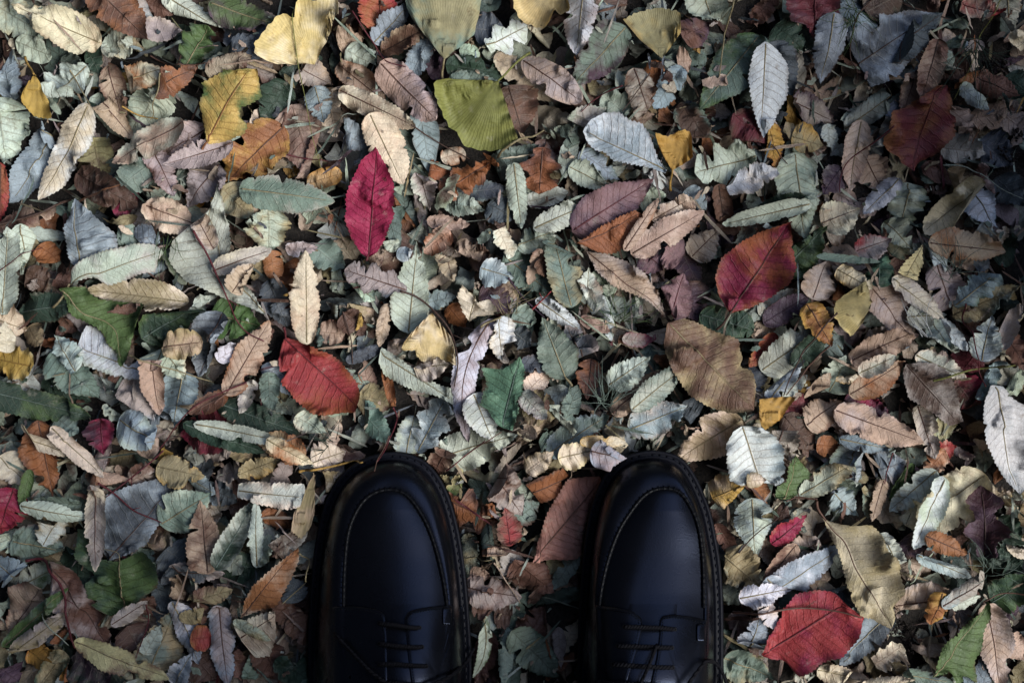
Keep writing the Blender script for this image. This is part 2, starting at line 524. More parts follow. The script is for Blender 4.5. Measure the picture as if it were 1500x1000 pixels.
# ------------------------------------------------------------------ setting: soil
def soil_material():
    k = NT("soil")
    co = k.n.new('ShaderNodeTexCoord').outputs['Object']
    n1 = k.noise(co, 420, 4, .7); n2 = k.noise(co, 35, 3, .6)
    col = k.mix(k.step(n1, .3, .75), (.006, .005, .0045, 1), (.035, .027, .021, 1))
    # far from the camera the ground is covered by the same fallen leaves: tan, sage and brown patches
    pos = k.n.new('ShaderNodeSeparateXYZ'); k.l.new(co, pos.inputs[0])
    r = k.math('SQRT', k.math('ADD', k.math('MULTIPLY', pos.outputs[0], pos.outputs[0]), k.math('MULTIPLY', pos.outputs[1], pos.outputs[1])))
    vo = k.n.new('ShaderNodeTexVoronoi'); vo.inputs['Scale'].default_value = 26; k.l.new(co, vo.inputs['Vector'])
    cr = k.n.new('ShaderNodeValToRGB'); cr.color_ramp.interpolation = 'CONSTANT'
    sv = k.n.new('ShaderNodeSeparateColor'); k.l.new(vo.outputs['Color'], sv.inputs[0]); k.l.new(sv.outputs[0], cr.inputs[0])
    els = [(0, 'T'), (.18, 'S'), (.36, 'U'), (.52, 'R'), (.66, 'D'), (.8, 'V'), (.9, 'A')]
    cr.color_ramp.elements[0].color = (*PIG['T'] * .6, 1); cr.color_ramp.elements[1].position = .18
    cr.color_ramp.elements[1].color = (*PIG['S'] * .6, 1)
    for p, c in els[2:]:
        e = cr.color_ramp.elements.new(p); e.color = (*PIG[c] * .6, 1)
    cover = k.math('MULTIPLY', k.step(r, .8, 1.0), k.step(vo.outputs['Distance'], .35, .6, 1, 0))
    col = k.mix(cover, col, cr.outputs[0])
    k.l.new(col, k.b.inputs['Base Color']); k.b.inputs['Roughness'].default_value = .9
    bp = k.n.new('ShaderNodeBump'); bp.inputs['Strength'].default_value = .9; bp.inputs['Distance'].default_value = .004
    k.l.new(k.math('ADD', n1, n2), bp.inputs['Height']); k.l.new(bp.outputs[0], k.b.inputs['Normal'])
    return k.m

def build_ground():
    R = [0, .3, .6, 1, 2, 4, 8, 16, 40]
    V = [(0, 0, 0)]; F = []; n = 48
    for r in R[1:]:
        for q in range(n):
            a = 2 * math.pi * q / n
            V.append((r * math.cos(a), r * math.sin(a), 0))
    for q in range(n): F.append((0, 1 + q, 1 + (q + 1) % n))
    for i in range(len(R) - 2):
        for q in range(n):
            F.append((1 + i * n + q, 1 + (i + 1) * n + q, 1 + (i + 1) * n + (q + 1) % n, 1 + i * n + (q + 1) % n))
    g = link("ground", mesh_from("ground", V, F, soil_material()))
    tag(g, kind='structure')
build_ground()

# ------------------------------------------------------------------ the two shoes
def leather():
    k = NT("black_leather")
    co = k.n.new('ShaderNodeTexCoord').outputs['Object']
    n = k.noise(co, 60, 3, .6)
    vo = k.n.new('ShaderNodeTexVoronoi'); vo.feature = 'F1'; vo.inputs['Scale'].default_value = 900; k.l.new(co, vo.inputs['Vector'])
    k.l.new(k.mix(n, (.0022, .0024, .0032, 1), (.0036, .0039, .0054, 1)), k.b.inputs['Base Color'])
    k.put(k.step(k.noise(co, 25, 4, .6), .3, .7, .24, .31), k.b.inputs['Roughness'])
    k.b.inputs['Specular IOR Level'].default_value = .29
    k.b.inputs['Specular Tint'].default_value = (.55, .66, 1.0, 1)
    bp = k.n.new('ShaderNodeBump'); bp.inputs['Strength'].default_value = .14; bp.inputs['Distance'].default_value = .0004
    k.l.new(k.math('ADD', vo.outputs['Distance'], k.math('MULTIPLY', n, 1.5)), bp.inputs['Height']); k.l.new(bp.outputs[0], k.b.inputs['Normal'])
    return k.m
M_LEATHER = leather()
M_SEAM = plain('seam_leather', (.003, .0033, .0045), .45, 400, .3, .25, .0004, .13)
M_SOLE = plain("sole_rubber", (.006, .006, .007), .55, 200, .3, .3, .0006, .15)
M_WELT = plain("welt_leather", (.006, .0065, .010), .5, 500, .3, .3, .0004, .1)
M_THREAD = plain("waxed_thread", (.007, .008, .013), .7, 900, .3, .5, .0006, .06)
M_DTHREAD = plain("dark_thread", (.004, .005, .007), .65, 900, .3, .5, .0006, .08)
M_LACE = plain("shoelace_cord", (.006, .006, .008), .7, 1500, .5, .8, .0008, .08)
M_LINING = plain("lining", (.02, .017, .015), .8, 300, .3, .3)

LEFT = dict(
    out=[(660, 575, 575), (664, 552, 600), (673, 528, 621), (688, 506, 637), (710, 488, 651), (740, 474, 663), (780, 464, 673), (830, 457, 681),
         (880, 453, 686), (940, 450, 690), (1000, 452, 691), (1060, 457, 689), (1120, 462, 682), (1170, 465, 672), (1200, 480, 655), (1216, 505, 632), (1222, 568, 570)],
    top=[(716, 570, 570, .060), (720, 550, 590, .061), (733, 532, 604, .062), (752, 520, 617, .063), (778, 510, 630, .065), (820, 505, 643, .068), (870, 503, 653, .074),
         (910, 503, 656, .080), (960, 502, 655, .091), (1010, 500, 650, .098), (1080, 494, 655, .088), (1140, 492, 654, .084), (1180, 500, 645, .090), (1200, 520, 625, .096), (1207, 568, 572, .098)],
    rflap=[(606, 892), (628, 888), (652, 886.5), (678, 886), (681, 940), (683, 1000), (681, 1090), (600, 1090), (602, 1000), (597, 960), (592, 905), (597, 896)],
    lflap=[(470, 888), (520, 887), (550, 891), (564, 899), (567, 930), (568, 1000), (560, 1090), (462, 1090), (458, 1000), (460, 940)],
    laces=[[(614, 919), (600, 918), (580, 915), (556, 912)], [(618, 947), (602, 947), (580, 945), (556, 942)], [(624, 975), (604, 974), (582, 972), (556, 972)],
           [(626, 1003), (600, 1002), (580, 1000), (556, 1000)]],
    loose=[[(560, 1005), (600, 1012), (650, 995), (680, 972), (694, 950)], [(580, 1010), (545, 985), (515, 955), (490, 928)],
           [(580, 1010), (560, 1040), (530, 1060), (520, 1030), (550, 1010), (580, 1010)], [(580, 1010), (610, 1045), (640, 1060), (650, 1030), (610, 1015), (580, 1010)]],
    peak=.12, tack=(655, 896), tongue=(562, 604))
RIGHT = dict(
    out=[(658, 955, 955), (662, 930, 981), (671, 909, 1000), (688, 890, 1014), (712, 876, 1027), (748, 864, 1041), (785, 857, 1049), (820, 853, 1055),
         (870, 849, 1059), (940, 846, 1060), (1000, 846, 1059), (1060, 849, 1055), (1120, 856, 1050), (1170, 866, 1046), (1200, 882, 1032), (1216, 908, 1006), (1222, 955, 957)],
    top=[(714, 973, 973, .060), (719, 952, 995, .061), (731, 938, 1005, .062), (752, 922, 1017, .063), (778, 906, 1025, .065), (822, 890, 1030, .068), (874, 879, 1031, .074),
         (910, 878, 1031, .080), (960, 878, 1028, .091), (1010, 880, 1022, .098), (1080, 878, 1018, .088), (1140, 880, 1017, .084), (1180, 890, 1010, .090), (1200, 908, 992, .096), (1207, 952, 954, .098)],
    rflap=[(970, 901), (985, 899), (1010, 902), (1042, 910), (1040, 940), (1041, 1000), (1042, 1090), (940, 1090), (953, 1000), (962, 960), (966, 925), (966, 908)],
    lflap=[(862, 884), (900, 889), (925, 894), (940, 905), (941, 920), (934, 950), (918, 1000), (905, 1090), (852, 1090), (852, 1000), (855, 940)],
    laces=[[(988, 921), (970, 919), (945, 918), (915, 917)], [(984, 948), (962, 947), (935, 946), (905, 945)], [(985, 977), (958, 976), (928, 974), (898, 972)],
           [(980, 1004), (950, 1003), (920, 1001), (890, 1000)]],
    loose=[[(935, 1008), (980, 1030), (1020, 985), (1035, 968), (1050, 972), (1060, 988), (1064, 1003)], [(935, 1008), (900, 1003), (880, 998), (862, 1004)],
           [(935, 1008), (950, 975), (962, 945)], [(935, 1008), (905, 1040), (880, 1060), (872, 1035), (905, 1012), (935, 1008)]],
    peak=-.38, tack=(1027, 920), tongue=(934, 972))

def loop_from_rows(rows, n):
    """closed loop, toe apex first, right side to the heel, then back up the left; n even"""
    R = np.array([(r[2], r[0]) + tuple(r[3:]) for r in rows], float)
    Lf = np.array([(r[1], r[0]) + tuple(r[3:]) for r in rows], float)
    apex = R[:1] * .5 + Lf[:1] * .5; heel = R[-1:] * .5 + Lf[-1:] * .5
    a = smooth_path(np.vstack([apex, R[1:-1], heel]), n // 2 + 1)
    b = smooth_path(np.vstack([apex, Lf[1:-1], heel]), n // 2 + 1)
    lp = np.vstack([a, b[1:-1][::-1]])
    for _ in range(3):
        lp = (np.roll(lp, 1, 0) + 2 * lp + np.roll(lp, -1, 0)) / 4
    return lp

def inset(lp, d):
    t = np.roll(lp[:, :2], -1, 0) - np.roll(lp[:, :2], 1, 0)
    t /= np.linalg.norm(t, axis=1)[:, None]
    nrm = np.stack([t[:, 1], -t[:, 0]], 1)
    c = lp[:, :2].mean(0)
    if ((c - lp[:, :2]) * nrm).sum() < 0: nrm = -nrm
    return lp[:, :2] + nrm * d

def strip(loops, closed=True):
    """faces between successive loops of equal length"""
    n = len(loops[0]); V = np.vstack(loops); F = []
    for i in range(len(loops) - 1):
        for k in range(n if closed else n - 1):
            k2 = (k + 1) % n
            F.append((i * n + k, i * n + k2, (i + 1) * n + k2, (i + 1) * n + k))
    return V, F

PXM = 1 / S
WELT_Z = .031
def build_shoe(D, label):
    NL = 200
    O = loop_from_rows(D['out'], NL)
    T = loop_from_rows(D['top'], NL)
    c = wpt(O[:, 0].mean(), O[:, 1].mean(), .03)
    root = bpy.data.objects.new("derby_shoe", None); COL.objects.link(root)
    root.empty_display_size = .05
    org = np.array([c[0], c[1], .009]); root.location = org
    def W(p, z):
        p = np.atleast_2d(p); z = np.broadcast_to(z, (len(p),))
        k = S * (CAMZ - z) / CAMD
        return np.stack([(p[:, 0] - 750) * k, (500 - p[:, 1]) * k, z], 1) - org
    def part(name, V, F, m, parent=root, smooth=True):
        return link(name, mesh_from(name, V, F, m, smooth=smooth), parent)
    mm = PXM / 1000           # one millimetre in pixels
    # sole
    L = [W(inset(O, 2.0 * mm), .009), W(inset(O, .6 * mm), .0098), W(inset(O, .2 * mm), .012), W(inset(O, 0.5 * mm), .020), W(inset(O, .5 * mm), .0205),
         W(inset(O, 0), .0215), W(inset(O, 0), WELT_Z - .0035), W(inset(O, .7 * mm), WELT_Z - .0025), W(inset(O, 12 * mm), WELT_Z - .0025)]
    V, F = strip(L); F = list(F)
    F.append(tuple(range(NL))); F.append(tuple(range((len(L) - 1) * NL, len(L) * NL))[::-1])
    part("sole", V, F, M_SOLE)
    # welt with two ridges and a thread groove
    pr = [(.5, -.0025), (.3, -.0012), (.6, -.0002), (1.4, .0003), (2.6, .0001), (3.3, -.0006), (4.4, -.0006), (5.0, .0002), (6.0, .0004), (7.0, -.0002), (8.5, -.0012)]
    V, F = strip([W(inset(O, a * mm), WELT_Z + z) for a, z in pr])
    part("welt", V, F, M_WELT)
    # stitches in the groove
    st = resample(np.vstack([inset(O, 3.9 * mm), inset(O, 3.9 * mm)[:1]]), int(.66 / .0054) * 6)
    V = []; F = []
    for i in range(0, len(st) - 6, 6):
        q = W(st[i:i + 3], WELT_Z + np.array([-.0006, .0003, -.0006]))
        v, f = tube(q, .00062, 6)
        o = len(V); V += v; F += [tuple(a + o for a in ff) for ff in f]
    part("welt_stitching", V, F, M_THREAD)
    # upper: quarter-round wall from the welt to the apron seam and the collar
    U = np.column_stack([inset(O, 8.0 * mm)])
    loops = []
    for r in np.linspace(0, 1, 22):
        al = r * math.pi / 2
        f1, f2 = 1 - math.cos(al), math.sin(al)
        bul = math.sin(math.pi * r) * 1.0 * mm
        p = U + (T[:, :2] - U) * f1
        p = inset(p, -bul) if r > 0 else p
        z = (WELT_Z - .001) + (T[:, 2] - WELT_Z + .001) * f2
        loops.append(W(p, z))
    loops.append(W(inset(T, 1.2 * mm), T[:, 2] - .0012)); loops.append(W(inset(T, 1.6 * mm), T[:, 2] - .006))
    V, F = strip(loops)
    part("upper", V, F, M_LEATHER)
    # surface functions in pixel space
    ty = np.array([r[0] for r in D['top']], float); tl = np.array([r[1] for r in D['top']], float)
    tr = np.array([r[2] for r in D['top']], float); tz = np.array([r[3] for r in D['top']], float)
    half = NL // 2
    Rs = T[:half + 1]; Ls = np.vstack([T[half:], T[:1]])[::-1]
    uR, uL = U[:half + 1], np.vstack([U[half:], U[:1]])[::-1]
    def edges(y):
        return (np.interp(y, Ls[:, 1], Ls[:, 0]), np.interp(y, Rs[:, 1], Rs[:, 0]), np.interp(y, Rs[:, 1], Rs[:, 2]),
                np.interp(y, uL[:, 1], uL[:, 0]), np.interp(y, uR[:, 1], uR[:, 0]))
    def surf(x, y):
        l, r, z, ul, ur = edges(y)
        if l <= x <= r:
            u = (2 * x - l - r) / max(1e-6, r - l)
            rise = min(1.0, max(0.0, (y - 716) / 180.0))
            dome = (.006 + .006 * rise) * min(1.0, (r - l) / 90) + .004 * max(0.0, min(1.0, (y - 870) / 100))
            pk = D['peak'] * rise
            u = (u - pk) / (1 - pk) if u > pk else (u - pk) / (1 + pk)
            return z - .0008 + dome * (1 - abs(u) ** 2.2)
        if x > r: q = min(1.0, (x - r) / max(1e-6, ur - r))
        else: q = min(1.0, (l - x) / max(1e-6, l - ul))
        return WELT_Z + (z - WELT_Z) * math.sqrt(max(0.0, 1 - q * q))
    # apron (the plug inside the seam)
    V = []; F = []; nx = 41
    ys = np.r_[np.linspace(float(T[0, 1]) + .6, 760, 26), np.linspace(765, 1012, 60)]
    for y in ys:
        l, r, z, _, _ = edges(y)
        for u in np.linspace(-1, 1, nx):
            x = (l + r) / 2 + u * (r - l) / 2 * .985
            V.append(W((x, y), surf(x, y))[0])
    for i in range(len(ys) - 1):
        for k in range(nx - 1):
            F.append((i * nx + k, i * nx + k + 1, (i + 1) * nx + k + 1, (i + 1) * nx + k))
    part("apron", V, F, M_LEATHER)
    # raised hand-sewn seam round the apron
    up = np.vstack([Ls[Ls[:, 1] < 905][::-1], Rs[(Rs[:, 1] < 905)][1:]])
    up = smooth_path(up[::3], 170)
    def seam_loop(off, dz):
        t = np.gradient(up[:, :2], axis=0); t /= np.linalg.norm(t, axis=1)[:, None]
        nrm = np.stack([t[:, 1], -t[:, 0]], 1)
        return W(up[:, :2] + nrm * off * mm, up[:, 2] + dz)
    pin = .00035 * (np.arange(170) % 4 < 2)
    V, F = strip([seam_loop(-2.3, -.0022), seam_loop(-1.8, .0001 + pin), seam_loop(-1.0, .0013 + pin), seam_loop(0, .0018 + pin), seam_loop(.9, .0012 + pin), seam_loop(1.5, -.0002), seam_loop(2.0, -.0022)], False)
    seam = part("apron_seam", V, F, M_SEAM)
    V = []; F = []
    sp = W(up[:, :2], up[:, 2] + .0019)
    t = np.gradient(up[:, :2], axis=0); t /= np.linalg.norm(t, axis=1)[:, None]; nrm = np.stack([t[:, 1], -t[:, 0]], 1)
    for i in range(2, 168, 3):
        a = W(up[i, :2] + nrm[i] * 2.2 * mm, up[i, 2] + .0004)[0]; b = W(up[i, :2] - nrm[i] * 2.2 * mm, up[i, 2] + .0003)[0]
        v, f = tube([a, sp[i] + (0, 0, .0006), b], .0004, 5); o = len(V); V += v; F += [tuple(q + o for q in ff) for ff in f]
    part("stitching", V, F, M_DTHREAD, seam)
    # tongue
    t0, t1 = D['tongue']
    V = []; F = []; ys = np.linspace(884, 1060, 30); nx = 13
    for y in ys:
        sh = (y - 900) * (-.28 if t0 > 800 else 0.0)
        for u in np.linspace(0, 1, nx):
            x = t0 - 22 + (t1 - t0 + 44) * u + sh
            V.append(W((x, y), surf(min(max(x, 0), 2000), min(y, 1010)) + .0001 + (.0009 + .0015 * math.sin(math.pi * u)) * min(1, max(0, (y - 886) / 40)) - .0008 * (1 if u in (0, 1) else 0))[0])
    for i in range(len(ys) - 1):
        for k in range(nx - 1): F.append((i * nx + k, i * nx + k + 1, (i + 1) * nx + k + 1, (i + 1) * nx + k))
    part("tongue", V, F, M_LEATHER)
    # eyelet flaps
    for key in ('lflap', 'rflap'):
        P = resample(np.array(D[key], float), 240, True)
        for _ in range(3): P = (np.roll(P, 1, 0) + 2 * P + np.roll(P, -1, 0)) / 4
        cen = P.mean(0)
        rings = []
        for q, dz in ((1.0, -.0016), (1.0, .0018), (.985, .0026), (.94, .0029), (.8, .0030), (.6, .0030), (.4, .0030), (.2, .0030), (.02, .0030)):
            pp = cen + (P - cen) * q
            rings.append(W(pp, np.array([surf(a, min(b, 1085)) for a, b in pp]) + dz))
        V, F = strip(rings)
        fl = part("eyelet_flap", V, F, M_LEATHER)
        # one row of stitches along the edge
        E = inset(P, 2.6 * mm); E = resample(np.vstack([E, E[:1]]), 520)
        V = []; F = []
        for i in range(0, 516, 4):
            if E[i, 1] > 1040: continue
            zz = np.array([surf(a, min(b, 1085)) for a, b in E[i:i + 3]]) + np.array([.0026, .0034, .0026])
            v, f = tube(W(E[i:i + 3], zz), .00038, 5); o = len(V); V += v; F += [tuple(q + o for q in ff) for ff in f]
        part("stitching", V, F, M_DTHREAD, fl)
        if key == 'rflap':
            x0, y0 = D['tack']
            V = []; F = []
            hw, hh = 6.5, 13.0
            for (q, dz) in ((1.0, .0025), (1.0, .0040), (.8, .0044)):
                for a in range(20):
                    an = 2 * math.pi * a / 20
                    ex = hw * q * math.copysign(abs(math.cos(an)) ** .4, math.cos(an)); ey = hh * q * math.copysign(abs(math.sin(an)) ** .4, math.sin(an))
                    V.append(W((x0 + ex, y0 + 6 + ey), surf(x0 + ex, y0 + 6 + ey) + dz)[0])
            for i in range(2):
                for a in range(20): F.append((i * 20 + a, i * 20 + (a + 1) % 20, (i + 1) * 20 + (a + 1) % 20, (i + 1) * 20 + a))
            F.append(tuple(range(40, 60)))
            part("bar_tack", V, F, M_LEATHER, fl)
        # eyelets
        for row in D['laces']:
            x, y = row[0] if key == 'rflap' else row[-1]
            q = [W((x + 2.6 * math.cos(a), y + 2.6 * math.sin(a)), surf(x, y) + .0032)[0] for a in np.linspace(0, 2 * math.pi, 15)]
            v, f = tube(q, .0005, 6)
            part("eyelet", v, f, M_SOLE, fl)
    # laces: twin round cords twisted a little
    V = []; F = []
    def cord(pts, lift):
        nonlocal V, F
        p = smooth_path(pts, 60)
        ph = np.linspace(0, 1, len(p))
        z = np.array([surf(a, min(b, 1080)) for a, b in p]) + .0030 + lift * np.sin(math.pi * ph) ** .5 + .0004
        for s2 in (0, math.pi):
            w = W(p, z)
            tw = np.arange(len(p)) * .9 + s2
            w[:, 2] += .0008 * np.sin(tw); w[:, 1] += .0008 * np.cos(tw)
            v, f = tube(w, .00105, 6); o = len(V); V += v; F += [tuple(q + o for q in ff) for ff in f]
    for r in D['laces']: cord(r, .0022)
    for r in D['loose']: cord(r, .009)
    part("shoelace", V, F, M_LACE)
    # lining and footbed behind the tongue
    sel = T[T[:, 1] > 1005]
    j = int(np.argmax(T[:, 1] > 1005)); idx = [(j + q) % NL for q in range(len(sel))]
    Q = T[idx]
    V, F = strip([W(inset(Q, 0)[:, :2], Q[:, 2] - .0005)] + [W(Q[:, :2] + (Q[:, :2].mean(0) - Q[:, :2]) * g, Q[:, 2] * (1 - h) + .045 * h) for g, h in ((.03, .1), (.02, .5), (.05, 1.0))], False)
    part("lining", V, F, M_LINING)
    P = Q[:, :2] + (Q[:, :2].mean(0) - Q[:, :2]) * .0
    part("footbed", W(P, .046), [tuple(range(len(P)))], M_LINING, smooth=False)
    tag(root, label, "shoe", "pair of black leather shoes")
    return O, W

SHOE_O = []
for D, lab in ((LEFT, "black leather moc toe lace-up shoe nearer the left, its apron mostly in shadow"),
               (RIGHT, "black leather moc toe lace-up shoe nearer the right, with a bluish sheen on its apron")):
    O, _ = build_shoe(D, lab)
    wo_ = np.array([wpt(a, b, .02)[:2] for a, b in O[:, :2]])
    SHOE_FOOT.append(wo_)

# ------------------------------------------------------------------ the legs standing in the shoes, behind the bottom edge of the picture
def build_legs():
    v = [(0, -.40, 1.02), (0, -.40, .90), (.085, -.395, .84), (-.085, -.395, .84), (.108, -.375, .48), (-.105, -.375, .48), (.112, -.362, .115), (-.098, -.362, .115), (.112, -.358, .055), (-.098, -.358, .055)]
    e = [(0, 1), (1, 2), (1, 3), (2, 4), (3, 5), (4, 6), (5, 7), (6, 8), (7, 9)]
    r = [(.17, .12), (.17, .125), (.10, .10), (.10, .10), (.075, .078), (.075, .078), (.066, .072), (.066, .072), (.036, .045), (.036, .045)]
    me = bpy.data.meshes.new("person"); me.from_pydata(v, e, [])
    o = link("person", me)
    sk = o.modifiers.new("skin", 'SKIN'); sk.use_smooth_shade = True
    for i, q in enumerate(me.skin_vertices[0].data):
        q.radius = r[i]; q.use_root = (i == 1)
    o.modifiers.new("sub", 'SUBSURF').levels = 2
    o.modifiers["sub"].render_levels = 2
    me.materials.append(plain("dark_trouser_cloth", (.012, .012, .015), .9, 900, .3, .5, .0006, .1))
    tag(o, "person in dark trousers standing in the two black leather shoes", "person")
build_legs()

# ------------------------------------------------------------------ unseen stump added beyond the upper right corner to darken that corner
def build_shade_stump(cx, cy, rad, hgt):
    rng = np.random.default_rng(4); n, m = 72, 26
    ph = rng.random(6) * 6.28
    V = []; F = []
    for i in range(m):
        f = i / (m - 1)
        for k in range(n):
            a = 2 * math.pi * k / n
            flare = 1 + .55 * (1 - f) ** 3 * (.6 + .4 * math.cos(5 * a + ph[0]))
            bark = .035 * abs(math.sin(13 * a + ph[1] + 1.2 * math.sin(5 * f + ph[2]))) + .02 * math.sin(31 * a + 6 * f)
            r = rad * (flare + bark) * (1 if f < .97 else .97)
            V.append((r * math.cos(a), r * math.sin(a), -.02 + (hgt + .02) * f + (.012 * math.sin(3 * a + ph[3]) if f > .9 else 0)))
    for i in range(m - 1):
        for k in range(n): F.append((i * n + k, i * n + (k + 1) % n, (i + 1) * n + (k + 1) % n, (i + 1) * n + k))
    root = link("added_shade_stump", mesh_from("added_shade_stump", V, F, plain("shade_stump_bark", (.05, .038, .028), .9, 60, .5, .9, .004)))
    root.location = (cx, cy, 0)
    V = [(0, 0, hgt - .004)]; F = []
    for j in range(1, 9):
        for k in range(n):
            a = 2 * math.pi * k / n
            r = rad * .965 * j / 8
            V.append((r * math.cos(a), r * math.sin(a), hgt - .004 + .0016 * math.sin(j * 2.4) + .004 * math.sin(3 * a + ph[3]) * j / 8))
    for k in range(n): F.append((0, 1 + k, 1 + (k + 1) % n))
    for j in range(7):
        for k in range(n): F.append((1 + j * n + k, 1 + (j + 1) * n + k, 1 + (j + 1) * n + (k + 1) % n, 1 + j * n + (k + 1) % n))
    link("cut_face", mesh_from("cut_face", V, F, plain("shade_stump_wood", (.16, .12, .085), .85, 40, .4, .6, .002)), root)
    tag(root, "added stump, unseen past the upper right corner, put there to shade it", "tree stump")
build_shade_stump(.635, .05, .13, .45)

